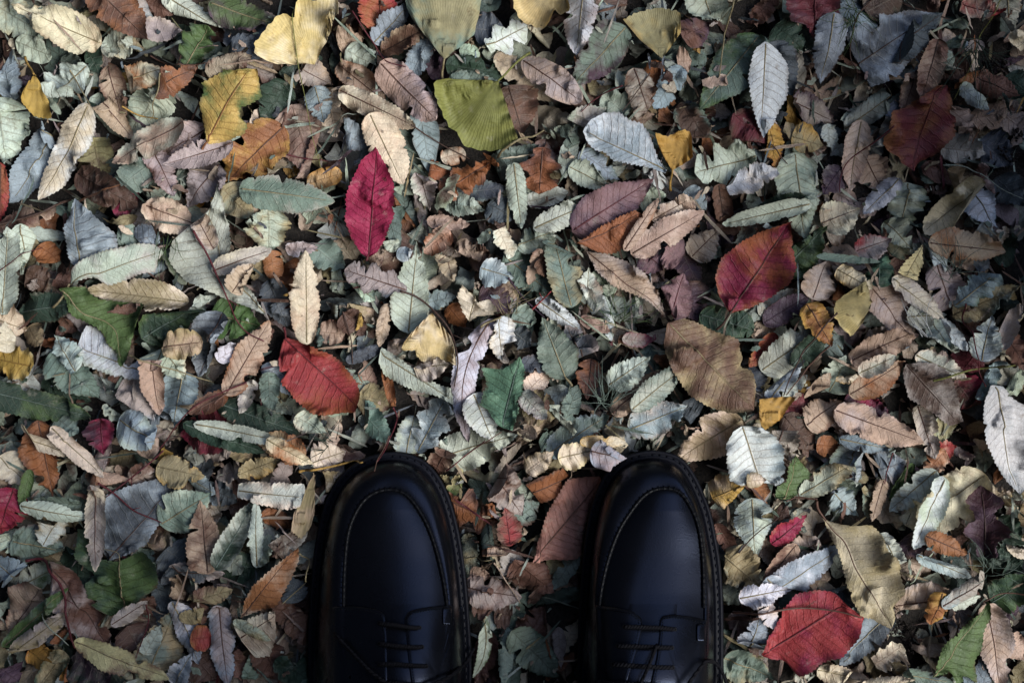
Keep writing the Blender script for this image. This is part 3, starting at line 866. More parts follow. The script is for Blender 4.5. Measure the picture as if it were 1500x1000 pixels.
# kind letters: c toothed, l narrow, e oval, o/m lobed, f scrap, z traced outline, G ginkgo; T starts a block with its own pixel origin and scale
LEAVES = """
T 0 0 3
1 c -40 10 260 190 150 .12 SA
2 c 430 185 105 55 155 .15 PT
2 c 390 -80 650 175 170 .2 RO
1 e 490 -40 660 140 130 .2 VB
0 c 640 10 760 60 100 .2 R
2 l 740 -5 975 140 80 .35 M
1 c 800 30 900 0 90 .2 UD
1 e 880 30 970 20 80 .2 AR
2 c 940 20 1235 120 140 .2 GL
1 c 1170 225 985 95 190 .15 N
4 G 1385 290 1300 60 .15 cP p=1385,290;1330,280;1230,298;1150,280;1143,225;1185,160;1235,95;1280,72;1305,120;1318,10;1400,30;1500,5;1500,100;1440,160;1405,230 |broad beige ginkgo leaf with two lobes, crossed by a thin grass stem|the two-lobed beige ginkgo leaf
2 o 820 280 905 120 160 .15 GK
1 c 650 140 810 150 100 .2 VP
1 c 440 195 640 190 110 .2 SA s=590,250
1 e 80 185 215 240 90 .15 S
2 o 375 300 165 465 190 .15 MS
1 e 265 250 380 330 85 .2 D
0 c 370 200 450 330 110 .2 K
3 G 158 330 170 505 .35 Y p=158,325;180,350;172,420;160,465;230,510;220,525;150,510;100,450;95,430;125,370 s=88,238 |folded mustard yellow ginkgo leaf with its stalk pointing up|the folded mustard ginkgo leaf
1 c 30 420 20 210 120 .2 B
1 c -10 430 20 720 260 .12 MS |large pale mint leaf cut by the left picture edge, beside a blue-grey leaf|the mint leaf at the left edge
2 l 255 555 60 875 150 .15 B
3 l 415 470 165 880 150 -.28 PW |long cream toothed leaf, arched and blunt ended, with close ribs|the long cream ribbed leaf
0 e 265 600 325 540 65 .2 R
2 l 480 300 530 520 105 .3 TR
2 l 425 420 565 595 75 .3 T
2 c 525 360 740 300 125 .15 PO
2 c 705 430 895 320 110 .25 RO
1 l 920 320 1110 265 80 .35 TR
1 c 730 370 550 595 190 .12 SD
4 z 915 640 1110 320 .12 yG p=905,420;895,375;1000,330;1150,320;1165,440;1120,480;1080,490;1070,530;1105,560;1095,610;1010,630;930,645;905,560;890,470 s=905,668 |ragged mustard yellow leaf with a greenish centre and bitten edges|the ragged mustard leaf
2 c 1255 560 980 830 230 .15 OY s=1258,500 |ochre and orange blotched leaf under the ragged mustard leaf|the blotched ochre leaf
3 l 795 545 508 705 130 .15 TS
2 c 885 560 695 700 140 .15 VT
3 l 1025 645 765 735 110 .15 V
2 c 965 735 830 905 150 .15 V
2 l 670 640 780 860 95 .3 VR
1 c 650 725 500 855 130 .2 D
2 l 330 760 600 905 125 .25 U
1 c 420 620 470 810 140 .2 AU
0 e 1255 370 1150 530 120 .15 K
2 c 1305 300 1455 370 125 .2 VT
2 c 1385 385 1425 540 115 .15 B
1 l 1440 400 1480 600 100 .25 P
1 c 1290 480 1390 800 190 .12 TR
2 e 1350 805 1495 765 75 .3 AY s=1500,740
3 l 1090 850 1490 900 165 -.2 DV |broad grey leaf lying lengthwise with a pale lower lip
1 e 980 830 1110 960 130 .2 AD
2 l 660 910 900 1000 130 .25 TP
2 l 40 1000 275 905 90 .45 RT s=300,875
2 c 5 715 10 1010 80 .25 OX |orange and dark red leaf sliver at the left picture edge
0 e 600 800 560 990 95 .2 CL
T 500 0 3
4 G 462 300 455 -70 .15 AD p=462,300;450,265;420,190;370,140;320,110;290,50;290,-60;620,-60;612,60;585,180;530,250;480,290 s=450,375 |large grey-olive ginkgo leaf pointing down from the top picture edge|the grey-olive ginkgo leaf
4 G 692 385 560 640 .12 EE p=692,385;640,392;560,388;480,375;412,383;428,470;455,525;480,580;530,610;530,650;600,672;690,680;777,640;745,575;715,520;690,450;683,410 s=828,243 |bright olive green ginkgo leaf with a curving yellow stalk|the green ginkgo leaf
4 G 930 -50 830 120 .25 cA p=755,-40;760,50;790,110;850,135;880,148;915,110;925,55;950,95;1000,82;985,30;940,-10;930,-50 |yellow-beige ginkgo leaf folded at the top picture edge|the folded beige ginkgo leaf
4 z 112 1130 155 645 .12 CC p=152,645;195,720;230,800;240,880;228,960;190,1050;150,1110;112,1130;80,1110;30,1040;8,960;10,880;40,780;90,700 s=105,1140 |bright crimson oval leaf with neat dark veins|the crimson oval leaf
2 c 172 122 165 -80 155 .15 OX
2 l 145 170 290 30 90 .2 B
2 c 185 215 405 135 95 .3 RT
1 c -10 195 92 165 100 .25 T
1 e 35 240 155 300 95 .2 S
1 l 385 190 295 360 95 .25 BN
0 e 400 200 445 350 95 .2 L
3 l 190 305 412 535 130 .3 TV
2 l -10 285 185 445 95 .45 TO
3 l 5 400 312 555 85 .5 TP
3 l 125 500 270 810 165 -.3 PT |long cream and tan rolled leaf beside the crimson oval leaf|the cream rolled leaf
1 e 350 490 388 755 105 .15 B
1 c -10 600 135 640 115 .2 BN
1 e 590 130 715 130 145 .2 N
2 m 645 205 810 110 130 .2 MW
1 e 525 210 602 235 60 .3 S
1 c 475 290 730 310 85 .3 K
1 c 485 350 695 362 80 .25 D
1 l 690 250 915 440 110 .25 TP
3 e 795 265 1052 460 130 .15 VT |smooth pinkish beige leaf with a hooked tip, right of the ginkgo stalk
2 c 735 385 800 590 215 .2 UR |dark brown leaf with strong herringbone veins behind the green ginkgo leaf|the dark brown veined leaf
3 l 1065 -70 1030 245 130 -.25 WV
2 l 1125 60 1045 335 95 .25 TO
2 c 1240 130 1020 375 160 .25 DL
3 G 1405 268 1370 30 .25 AY p=1405,268;1380,200;1330,160;1238,95;1300,55;1390,35;1482,65;1478,160;1450,240 |olive and amber crumpled ginkgo leaf near the top edge|the crumpled amber ginkgo leaf
1 e 1335 330 1415 320 100 .3 O
2 l 1285 325 1365 565 115 .2 VR
1 l 1485 315 1375 475 95 .2 B
4 z 1425 755 1060 590 .12 BW p=1425,760;1380,690;1345,600;1310,560;1260,545;1210,510;1150,510;1085,545;1055,590;1075,640;1110,670;1150,680;1190,720;1220,722;1280,735;1340,745;1420,770 |large pale blue-grey leaf with a wavy edge and small holes|the pale blue wavy leaf
3 G 1447 755 1450 570 .3 Y p=1447,755;1410,690;1365,590;1430,605;1500,575;1530,590;1535,700;1480,740 s=1450,835 |small folded golden ginkgo leaf with a thin dark stalk|the small golden ginkgo leaf
1 o 1285 530 1155 420 120 .2 SD
1 c 1005 575 1160 470 115 .25 VS
3 m 885 650 870 855 200 .2 OR |rusty lobed leaf with ragged points below the dark brown veined leaf
2 o 640 720 445 845 135 .25 OR
1 c 360 745 470 750 90 .25 O
1 e 445 700 540 670 70 .3 PO
1 c 630 770 860 650 120 .2 D
3 l 758 715 792 1005 95 .35 M |pale mint folded leaf standing upright in the middle of the litter|the folded mint leaf
3 l 845 1000 1125 880 115 -.15 MS |pale mint pointed leaf lying on its side, tip to the right|the mint pointed leaf
2 l 825 890 985 855 75 .3 M
2 l 1010 735 1165 810 95 .25 SD
1 c 1055 680 1215 785 100 .2 BD
1 l 490 845 710 825 95 .2 ND
2 c 345 760 385 915 105 .15 VS
1 c 455 890 625 935 95 .2 DS
2 l 385 968 555 985 60 .4 T
0 c 650 900 760 960 130 .2 N
3 c 1010 1020 1370 790 210 .2 FL |large dull mauve leaf with a curled edge, above an orange leaf|the large mauve leaf
1 l 1370 810 1420 760 80 .3 WV
2 c 1365 970 1510 890 100 .25 TP
1 l 1330 920 1420 840 90 .3 S
T 1000 0 3
2 c 55 -60 175 185 160 .12 SD
2 c 330 165 60 500 215 .15 DG |large dull green leaf behind the white oval leaf
4 z 345 205 332 625 .1 WW p=345,205;400,240;440,290;455,340;455,400;440,450;410,510;375,570;335,625;310,560;290,480;275,420;268,350;280,280;300,235 |clean white oval leaf with a toothed edge, tip pointing down|the white oval leaf
4 f 95 362 212 350 60 .2 TP
3 z 590 -40 580 175 .12 HL p=440,-40;470,90;540,105;575,175;620,150;640,110;690,70;710,-40 |dark red leaf cut by the top picture edge|the dark red leaf at the top
3 c 660 75 620 345 125 .2 BN
2 c 695 335 1080 80 240 .12 NB
3 c 895 235 1140 60 140 .15 N
1 c 735 -20 800 200 180 .12 BN
4 l 1135 165 1055 445 115 .35 RT |brown leaf folded to a sharp point above the maroon leaf|the pointed brown folded leaf
3 l 1045 235 985 500 95 .3 TR
4 z 1095 400 1005 755 .15 HO p=1095,390;1165,380;1175,450;1160,520;1207,515;1200,590;1130,670;1050,710;1010,757;945,720;943,660;890,672;868,640;875,560;900,500;960,480 |maroon and brown broad leaf with angular lobes and dark veins|the maroon lobed leaf
3 l 735 552 975 378 90 .35 SD
2 c 470 455 665 530 115 .2 VL
1 c 225 515 410 650 150 .2 HU
0 e 330 560 410 640 110 .2 L
2 c 385 545 420 740 100 .2 YO
2 e 485 605 615 635 115 .25 AY
1 e 420 650 530 680 90 .2 SB
2 l 635 555 665 710 75 .3 M
3 l 782 530 728 845 115 .35 PT |pale cream leaf folded to a point, left of the maroon leaf
2 e 800 700 880 830 120 .2 TV
2 o 320 690 50 760 200 .12 MS |mint green leaf with rounded lobes lower left of the white oval leaf
3 f 205 815 395 755 120 .25 WP
1 e 20 835 105 915 85 .25 B
2 c 505 685 535 1040 170 .15 SD
3 l 535 905 205 975 65 .35 M
2 l 530 880 350 900 70 .3 K
2 c 705 735 610 855 115 .2 LV
3 l 940 795 795 935 75 .45 W
2 c 985 815 955 1010 140 .2 SK
3 l 1295 825 1065 1015 130 .35 PA
2 c 1280 830 1360 1000 130 .2 WB
2 c 1155 755 1260 835 105 .2 AS
2 c 615 980 770 920 140 .2 TP
2 l 1225 725 1355 855 70 .3 RV
1 c 1140 650 1310 680 120 .2 VN
1 c 1165 455 1250 570 110 .25 T
2 c 1315 335 1465 425 95 .3 RU
2 l 1205 390 1305 315 45 .4 O
2 l 1215 385 1345 475 55 .35 BS
1 l 1355 295 1500 250 32 .45 LV
1 e 1140 240 1195 300 70 .3 S
2 c 1425 -50 1465 145 95 .2 SP
2 l 1415 170 1510 240 55 .3 P
2 c 1250 5 1415 65 85 .25 XP
1 e 790 70 970 -30 160 .2 UK
1 c -10 190 115 110 130 .2 RL
1 l 400 -10 275 130 75 .3 RT
0 e -20 270 40 260 100 .3 T
1 c 5 450 115 630 125 .2 UD
2 l 155 825 195 1010 75 .4 RU
1 c -20 930 60 890 100 .3 TP
0 e 1400 60 1330 -20 150 .2 U
0 c 1440 330 1520 420 140 .2 K
0 c 420 110 530 220 160 .2 K
1 c 380 210 470 420 150 .2 N
0 c 1250 250 1100 330 120 .2 U
0 c 1310 630 1450 720 150 .2 N
0 c 1400 780 1490 900 120 .2 N
T 0 333 3
3 z 10 390 75 10 .12 MS p=75,5;130,50;135,120;120,220;100,320;40,385;5,385;-10,300;-10,60;20,60;45,50 |pale mint toothed leaf beside the left picture edge, above cream scraps|the pale mint leaf on the left
2 l 105 0 125 210 90 .2 MS
4 z 330 205 310 -135 .12 BB p=310,-135;370,-90;420,-50;470,-10;515,30;520,90;470,140;400,160;345,205;310,160;285,90;270,0;290,-70 |smooth blue-grey pointed leaf near the left edge|the blue-grey pointed leaf
3 z 1180 388 900 -90 .12 MS p=990,-175;1010,-80;1035,70;1010,140;1070,230;1120,290;1180,388;1090,350;1000,320;900,275;800,235;740,150;745,80;790,30;850,0;930,-60 |large sage green toothed leaf with a long midrib, tip to lower right|the large sage leaf
4 z 325 260 725 105 .15 SV p=325,262;340,190;400,140;500,100;600,75;690,75;730,110;700,150;690,200;640,210;560,240;500,262;440,225;390,235 s=243,353 |sage leaf flushed mauve at its base, on a long dark red stalk|the mauve-based sage leaf
3 l 825 328 390 275 145 .15 AP |straw coloured leaf with a torn lower edge under the mauve-based leaf|the straw coloured leaf
4 z 300 275 572 612 .15 GG p=300,272;400,265;470,320;620,330;658,345;625,430;592,500;592,580;566,612;520,545;440,440;350,400 |glossy fresh green leaf bent downward, with deep veins|the fresh green bent leaf
5 f 478 372 618 345 48 .15 RU
2 l 85 370 350 335 120 .2 K
2 c 640 480 890 335 140 .2 KG
2 c 935 380 1125 430 180 .15 G
3 z 650 640 340 530 .15 WS p=365,430;430,440;500,540;560,610;640,560;648,670;560,672;480,650;370,610;335,540 |broad pale grey leaf beneath the tip of the fresh green leaf|the broad pale grey leaf
3 c 335 625 235 480 130 .2 WB
1 c 235 550 410 745 160 .2 D
3 c 675 465 835 660 150 .2 MP
4 e 735 525 895 505 115 .2 TA
2 c 985 390 870 650 160 .15 NB
2 c 800 645 770 865 165 .15 B
1 c 545 670 660 845 135 .2 VB
3 l 680 530 692 810 85 .35 TV
4 l 1000 735 1195 408 140 .15 TO s=960,770 |tan toothed leaf slanting up to the right, left of the red leaf|the slanting tan leaf
2 e 965 578 1085 505 60 .3 W
4 z 1245 485 1580 790 .15 Xi p=1250,482;1330,500;1430,540;1500,590;1570,680;1588,740;1570,810;1500,815;1450,825;1380,820;1300,750;1240,680;1225,580;1238,510 s=1255,440 |scarlet red oval leaf with a saw-toothed edge, left of centre|the scarlet oval leaf
4 l 1362 515 1362 108 125 -.32 PT |long cream leaf rolled to a point, standing above the scarlet leaf|the cream leaf above the scarlet leaf
4 l 955 190 1185 102 75 .3 VP
4 l 1015 280 1100 165 85 .3 TV
4 e 925 85 855 -65 85 .25 TV
3 c 165 610 -60 570 160 .15 YA |mustard yellow leaf cut by the left picture edge|the mustard leaf at the left edge
2 c -10 400 115 450 150 .2 PT
3 e 10 545 20 420 70 .4 P
3 l -80 700 425 830 150 .12 KG |long dark green blade pointing right from the left picture edge|the long dark green blade
4 c 440 838 465 995 150 .2 CL |small wrinkled crimson purple leaf by the long dark green blade|the small crimson leaf
3 c 530 850 715 960 160 .2 BS
3 c 170 845 230 1190 150 .15 OR |upright rust brown leaf below the long dark green blade|the upright rust leaf
4 l 75 910 340 1005 52 .45 PA
4 l 225 890 445 1085 62 .45 P
2 c 1005 875 795 910 180 .15 HC
3 l 870 868 1260 935 65 .35 M
2 l 965 780 1300 895 100 .25 K
2 l 815 870 1140 985 70 .3 K
3 l 1000 730 855 810 75 .35 RO
2 c 1340 1000 1125 920 120 .3 AO
2 e 1435 960 1495 845 85 .25 PT
2 c 1305 835 1435 905 85 .2 SP
1 c 1180 645 1190 825 85 .2 D
2 l 1125 675 1075 805 65 .3 PV
1 l 865 725 785 850 65 .3 T
1 e 1200 110 1210 245 75 .25 O
1 c 1200 -70 1180 110 170 .15 SA
2 l 1265 102 1395 88 60 .35 VW
1 c 1395 90 1510 190 130 .2 D
1 e 1405 460 1510 470 95 .25 TR
1 l 1175 240 1255 425 120 .2 N
1 c 605 60 710 30 110 .2 NB
0 c 480 0 610 60 110 .2 D
1 e 245 230 325 250 65 .3 R
0 e 115 210 195 240 105 .3 U
0 e 200 90 270 150 80 .3 O
1 c 110 440 190 520 90 .25 AU
0 c 60 830 180 860 110 .2 D
1 o 480 780 560 840 70 .3 SA
1 c 900 360 860 440 90 .2 SB
0 l 200 690 390 760 100 .2 K
0 c 260 840 350 900 130 .2 D
0 l 1010 960 830 990 110 .25 V
0 e 600 880 680 1000 100 .3 T
T 500 333 3
3 c 292 465 335 65 175 .15 MS |pale sage toothed leaf standing upright above the pale ginkgo|the upright pale sage leaf
4 e 248 115 328 122 58 .2 BW
3 o 285 275 10 185 150 .15 VN |grey lobed leaf with dark veins, left of the upright sage leaf
2 l 5 210 145 315 85 .3 MS
2 l 475 25 365 105 85 .35 TO
3 l 450 85 495 235 75 .3 T
3 f 695 15 745 125 80 .25 PM
3 c 612 180 760 225 140 .15 BW |pale blue broken leaf with pinholes, above centre
2 c 725 135 910 280 150 .15 D
2 c 775 75 935 15 105 .2 SD
3 l 1005 335 925 15 140 .15 DA
3 l 855 315 1055 455 75 .35 W |narrow grey-white strip leaf slanting near the middle
3 c 1080 375 1085 185 125 .15 MT
4 z 1075 105 1428 405 .15 TV p=1075,105;1160,118;1250,148;1330,205;1390,285;1428,405;1350,335;1280,300;1180,260;1110,190 |long taupe leaf arched to a fine tip above dark soil|the arched taupe leaf
4 z 1035 68 1330 -70 .2 OO p=1035,68;1100,20;1180,-30;1290,-80;1330,-60;1300,20;1270,85;1200,120;1120,105 |glossy orange brown leaf under the large mauve leaf|the orange brown leaf
5 l 1250 90 1390 -120 45 .4 TO
3 l 1285 112 1570 -55 115 .2 TP
2 c 1330 110 1420 180 140 .2 FL
2 c 1490 140 1400 80 140 .2 FL
2 c 1450 400 1500 210 150 .2 FL
4 z 555 415 600 270 .2 PA p=505,300;530,250;570,290;600,330;650,315;690,360;670,385;600,390;560,415;530,370 |beige scalloped leaf bent into a notch, above the grey-lilac leaf|the notched beige leaf
4 G 400 375 420 630 .2 cP p=395,378;440,420;480,480;505,560;510,620;470,580;440,640;380,600;330,560;355,520;330,540;258,540;310,470;365,400 |cream and yellow ginkgo leaf near the picture centre|the cream ginkgo leaf
5 c 325 620 470 600 110 .2 PV
4 z 165 550 500 760 -.12 MS p=163,590;177,525;260,570;360,640;440,690;490,700;499,777;420,740;330,720;250,690;190,650 |mint leaf split along its length, below the cream ginkgo|the split mint leaf
3 l 665 400 560 945 120 .2 VW b=.13 |long grey-lilac arched leaf running down the middle|the grey-lilac long leaf
5 z 690 430 710 585 .15 WP p=715,390;745,400;772,430;760,455;778,500;740,500;718,520;710,585;680,570;648,520;650,490;672,470;668,430;685,400 s=615,440 |small whitish maple shaped leaf with a dark stalk|the small white maple leaf
4 z 700 885 785 565 .12 JJ p=785,565;808,620;800,720;775,760;785,800;750,885;690,865;640,790;600,780;635,700;618,610;700,625;740,600 |torn jade green leaf with ragged gaps, below the white maple leaf|the torn jade leaf
3 c 585 740 665 925 125 .2 MW
4 c 985 665 880 393 180 .12 DK s=1010,695 |dark sage leaf with fine pale veins, right of centre|the dark sage leaf
3 c 1075 595 990 435 145 .15 NV
2 l 795 600 955 610 75 .2 NV
3 c 1100 578 1080 760 120 .2 RO |small brown leaf hanging point down, right of centre|the small brown pointed leaf
3 c 1175 695 1360 565 135 .15 MS |rounded pale mint leaf with fine teeth, right of the brown pointed leaf
2 l 1195 805 1410 635 85 .25 TR
3 l 1285 790 1530 595 105 .15 SD
2 c 1270 880 1510 785 140 .2 BV
2 l 915 975 1150 825 120 .2 DB
3 o 345 970 450 765 150 .2 BW
2 c 285 990 325 795 115 .25 BS
1 c 85 740 230 780 130 .2 AU
1 c 65 785 225 945 115 .2 D
3 l 195 615 240 800 38 .45 O
2 l 30 585 185 520 52 .35 N
1 c 65 325 155 485 110 .25 AT
2 l 207 345 168 515 50 .4 T
1 c 475 350 545 435 90 .25 O
1 c 345 335 505 305 85 .25 BD
1 c 635 255 745 375 115 .2 LU
2 l 875 105 825 245 55 .4 TR
2 e 870 145 925 225 65 .3 R
1 f 815 725 905 635 80 .3 PT
1 c 810 775 955 825 140 .2 AU
2 l 795 735 895 835 75 .3 SV
2 l 975 855 1035 700 75 .25 D
2 l 1145 310 1185 490 65 .25 WS
1 c 1240 490 1400 510 60 .35 VC
2 c 430 1010 760 905 160 .12 SM
2 e 445 875 525 785 42 .3 W
2 l 1055 400 1175 455 52 .35 RT
0 c 760 380 860 430 100 .2 DS
1 e 200 40 240 100 60 .3 S
1 c 20 380 100 470 100 .25 U
1 c 760 460 830 520 110 .2 N
0 c 560 130 650 110 120 .2 U
1 f 520 60 600 150 90 .3 T
1 l 130 60 170 170 80 .3 TU
T 1000 333 3
4 z 185 382 455 -20 .16 ki p=452,-15;462,90;466,180;430,260;350,320;270,360;185,382;140,300;120,220;150,140;230,70;330,25 s=135,450 |dark crimson leaf browned to orange along its lower right edge|the crimson and orange leaf
2 c 445 190 610 10 160 .15 KG
2 e 85 380 320 455 140 .2 KG |shiny dark green leaf under the stalk of the crimson and orange leaf
4 z -60 430 305 800 .2 uA p=-78,420;0,400;130,450;240,490;272,570;245,610;300,630;314,690;302,800;200,812;100,785;20,740;-60,620;-90,520 |large brown leaf with pale herringbone veins, right of centre|the large brown veined leaf
3 e 570 308 625 155 135 .15 VT
4 G 830 330 690 420 .2 cA p=800,235;835,330;805,380;790,440;765,482;720,450;675,395;680,330;740,280 |crumpled straw yellow ginkgo leaf beside white needles|the straw ginkgo leaf
2 l 755 185 980 465 150 .25 TV
3 l 695 185 825 265 70 .35 PY
4 z 1035 80 950 225 .2 QQ p=1032,78;1032,160;1000,243;960,225;903,205;950,150 |pale lemon yellow three-cornered scrap on the right|the lemon yellow scrap
3 l 915 235 1135 395 85 .25 PV
2 l 1095 180 1225 475 155 .2 V
4 l 1070 70 1420 107 145 -.15 TO |light orange tan leaf lying flat near the right edge|the orange tan leaf
2 l 1075 75 1140 195 75 .25 W
3 c 725 115 865 65 105 .15 VX
2 c 835 258 855 105 115 .2 KJ
3 l 575 135 815 160 34 .3 D
1 c 930 120 1000 40 110 .2 KA
3 o 1235 335 1390 195 115 .2 BD
2 c 1225 380 1475 265 125 .15 AD
2 c 1090 415 1175 565 120 .2 MW
4 l 1115 415 1215 535 52 .4 W
2 e 965 395 1125 385 105 .2 MS
3 l 765 585 1015 455 115 .2 TR
3 l 735 735 975 590 140 .15 TO |large light brown leaf right of the dark soil, lower half of a crossed pair|the light brown crossed leaf
4 l 795 640 935 570 75 .2 SP
4 z 960 595 1210 870 .15 UV p=955,640;960,600;1020,590;1100,600;1150,640;1180,720;1217,850;1160,872;1100,830;1040,790;980,750;960,690 |mottled grey-brown leaf with a scalloped edge near the right edge|the mottled grey-brown leaf
3 l 1035 565 1225 655 85 .2 MP
3 c 1325 590 1375 385 135 .15 BM |rounded pale teal leaf with a smooth face near the right edge|the pale teal leaf
4 z 1370 670 1470 1180 .12 WB p=1340,690;1400,695;1450,750;1520,790;1600,860;1580,1100;1500,1180;1450,1130;1380,1040;1330,950;1313,850;1318,760 |big white-blue toothed leaf cut by the right picture edge|the white-blue leaf at the right edge
4 l 665 800 1060 945 155 -.25 TV |taupe arched leaf with close ribs in dark shadow on the right|the ribbed taupe leaf
3 l 695 930 905 972 58 .3 BN
2 c 715 765 920 840 110 .2 LC
4 G 325 752 440 850 .3 Y p=325,752;380,775;482,742;450,790;420,840;350,880;333,862;370,795 |small folded ochre ginkgo leaf above the white toothed leaf|the small ochre ginkgo leaf
3 l 335 630 610 420 175 .12 SD |spotted sage leaf crossed by a dark twig, right of the large brown leaf|the spotted sage leaf
3 l 495 600 625 450 95 .25 K
3 l 375 755 505 585 85 .25 BS
2 l 435 745 555 655 58 .25 M
2 c 645 715 710 560 160 .15 DS
2 l 555 765 635 645 65 .3 T
3 f 690 668 785 680 48 .2 PY
3 c 560 345 655 515 115 .2 OY
2 l 365 415 545 305 95 .25 L
1 c 335 375 500 270 95 .2 AS
2 l 405 475 295 605 65 .3 XO
3 c 245 835 -40 1030 200 .15 AP |straw brown veined leaf between the right shoe and the large brown leaf|the straw brown veined leaf
4 z 245 865 345 1145 .12 WB p=245,865;320,868;390,910;425,960;440,1040;435,1110;400,1130;350,1120;300,1080;240,1130;190,1100;170,1020;175,950;200,890 |white toothed leaf upper right of the right shoe|the white toothed leaf
3 l 425 835 485 1020 95 .25 V
2 c 450 835 595 1010 120 .2 U
2 c 535 860 690 765 130 .2 TR
2 e 575 950 685 960 80 .25 O
1 c 440 780 570 790 130 .2 H
3 l 1045 795 1115 1010 75 .25 VP
1 c 1100 890 1210 870 110 .2 AS
2 c 1095 985 1195 960 95 .25 XT
2 c 1405 475 1475 625 110 .2 RU
2 l 1385 525 1475 345 55 .35 TV
1 c 1185 675 1295 810 130 .2 UC
2 l 1295 745 1385 595 80 .25 BD
0 c 1380 120 1480 80 140 .2 K
2 l 1370 80 1420 0 60 .3 P
2 c 1310 10 1380 30 80 .25 W
2 c 45 125 155 15 125 .2 TV
1 c -10 90 65 265 115 .2 LU
1 c 10 250 60 410 150 .2 LU
2 c 905 -25 1005 90 105 .2 SK
1 c 620 50 700 10 100 .25 VR
2 c 830 520 950 470 110 .2 V
0 c 600 560 700 480 150 .2 D
0 c 300 620 340 720 110 .2 N
1 c 100 750 0 790 90 .2 K
0 c 1270 560 1220 640 120 .2 H
1 c 1430 640 1490 740 120 .2 SK
1 c 70 820 0 770 150 .2 N
1 l 140 870 260 790 130 .2 DS
0 l 1200 120 1260 190 90 .2 T
1 c 1250 400 1330 420 110 .2 R
T 0 666 3
2 c -10 15 90 135 130 .2 PV
3 c 95 135 15 345 175 .15 CX |deep red leaf cut by the left picture edge, lower left|the deep red leaf at the left edge
4 l 98 218 388 282 85 -.3 M |pale mint rolled strip lying across the upright rust leaf's foot|the rolled mint strip
3 l 350 215 170 195 55 .3 D
3 l 125 75 85 245 45 .3 G
3 o 185 395 255 275 120 .2 MA
2 c 95 370 310 420 170 .2 DL
2 c 95 575 270 480 115 .2 GS
2 c 110 540 -10 430 140 .2 B
1 c 60 410 -10 340 100 .2 MP
3 z 475 470 805 88 .12 NB p=805,88;770,180;720,240;700,310;660,390;580,430;480,465;450,400;455,280;470,180;560,130;660,110 |large slate blue leaf with puckered veins, lower left|the slate blue leaf
4 l 430 140 460 470 90 .42 VP
2 c 420 440 400 300 90 .25 BN
3 z 535 715 520 330 .12 GK p=320,330;380,330;420,460;520,470;640,410;712,470;700,580;640,620;540,700;480,717;400,670;365,570;400,530;330,440 |broad green leaf with angular lobes below the slate blue leaf|the broad green lobed leaf
3 c 715 300 935 165 200 .15 DS |grey-green puckered leaf right of the slate blue leaf
2 l 795 85 945 165 85 .25 BS
1 c 930 145 1040 205 110 .2 NB
3 c 945 500 900 185 155 .25 RT |brown wrinkled leaf curling between dark leaves, lower left|the brown wrinkled leaf
4 l 1130 495 1130 195 65 -.35 M |thin pale mint stick-like rolled leaf standing upright|the upright mint roll
3 l 975 470 1115 215 95 .25 KM
2 e 965 475 1130 485 120 .2 K
2 l 1135 460 1215 335 80 .25 SM
4 z 1035 160 1345 185 .12 MP p=1038,130;1100,115;1230,118;1340,125;1345,160;1325,225;1270,240;1200,235;1120,212;1035,190 |pale mint strip with pink specks and torn ends, left of the left shoe|the pink-specked mint strip
3 G 1385 70 1330 360 .25 AT p=1400,60;1382,140;1387,240;1370,310;1330,362;1288,325;1300,250;1340,180;1352,90 |long folded straw ginkgo leaf left of the left shoe|the folded straw ginkgo leaf
2 l 1075 75 1230 15 85 .3 AY
3 c 695 55 890 95 120 .25 AY
3 l 345 100 545 108 50 .4 TO
2 c 585 115 710 15 85 .25 RV
3 l 345 -20 445 85 45 .45 P
2 c 1165 255 1310 315 75 .3 OU
2 l 1165 455 1330 355 85 .25 UV
4 z 1050 725 1300 410 .2 OT p=1312,403;1310,470;1260,590;1220,660;1140,690;1045,727;1070,640;1110,570;1200,490 |orange brown ribbed leaf slanting toward the left shoe|the orange ribbed leaf
3 z 1060 800 1225 690 .2 TP p=1030,750;1120,700;1222,668;1227,780;1200,872;1130,880;1060,800 |pinkish beige folded leaf below the orange ribbed leaf
4 l 1025 742 1185 805 42 .4 SA
1 c 1235 610 1315 810 100 .25 RU
1 c 1285 715 1375 840 100 .25 RU
3 l 955 655 1015 1020 115 -.3 VB |grey-violet rolled leaf standing upright at the bottom edge|the grey-violet roll
4 l 325 818 745 985 125 .12 QR |pale yellow pointed leaf with brown blotches at the bottom edge|the blotched pale yellow leaf
1 l 480 960 560 1010 60 .3 SA
3 z 50 790 240 540 .15 TR p=68,560;180,525;252,560;222,650;150,710;48,792;60,680 |smooth light brown leaf with one dark hole, lower left corner|the light brown leaf lower left
3 l 25 832 305 585 65 .25 GD
3 l 55 870 312 685 72 -.4 AV
2 l 255 475 495 850 130 .2 RV
3 l 505 735 645 645 65 .3 VP
2 c 135 865 320 965 150 .2 YO
3 l 175 1010 315 820 85 .3 AK
1 c -10 930 70 1000 100 .3 L
2 c 695 910 785 670 160 .15 DA
2 c 640 870 695 760 70 .3 SM
2 l 745 515 965 530 85 .25 NV
2 l 755 535 805 630 65 .35 TU
2 l 775 645 880 890 95 .25 BW
2 c 765 1010 835 880 95 .25 BW
3 e 838 810 928 800 115 .25 XO |small orange-red round leaf by the grey-violet roll
2 l 835 645 1020 590 85 .25 AR
2 l 795 715 935 690 65 .3 AY
1 l 705 535 755 700 65 .3 N
0 c 860 900 940 990 120 .3 U
1 l 1080 1010 1130 860 65 .3 D
1 c 1150 820 1255 1020 140 .2 RU
1 l 1245 875 1450 1020 120 .2 KD
0 c 330 400 350 640 140 .2 K
0 c 560 760 620 900 130 .3 U
1 c 620 700 690 610 80 .3 R
0 c 730 420 830 500 150 .2 N
0 c 1010 860 1060 990 90 .2 R
0 c 880 650 840 780 90 .2 R
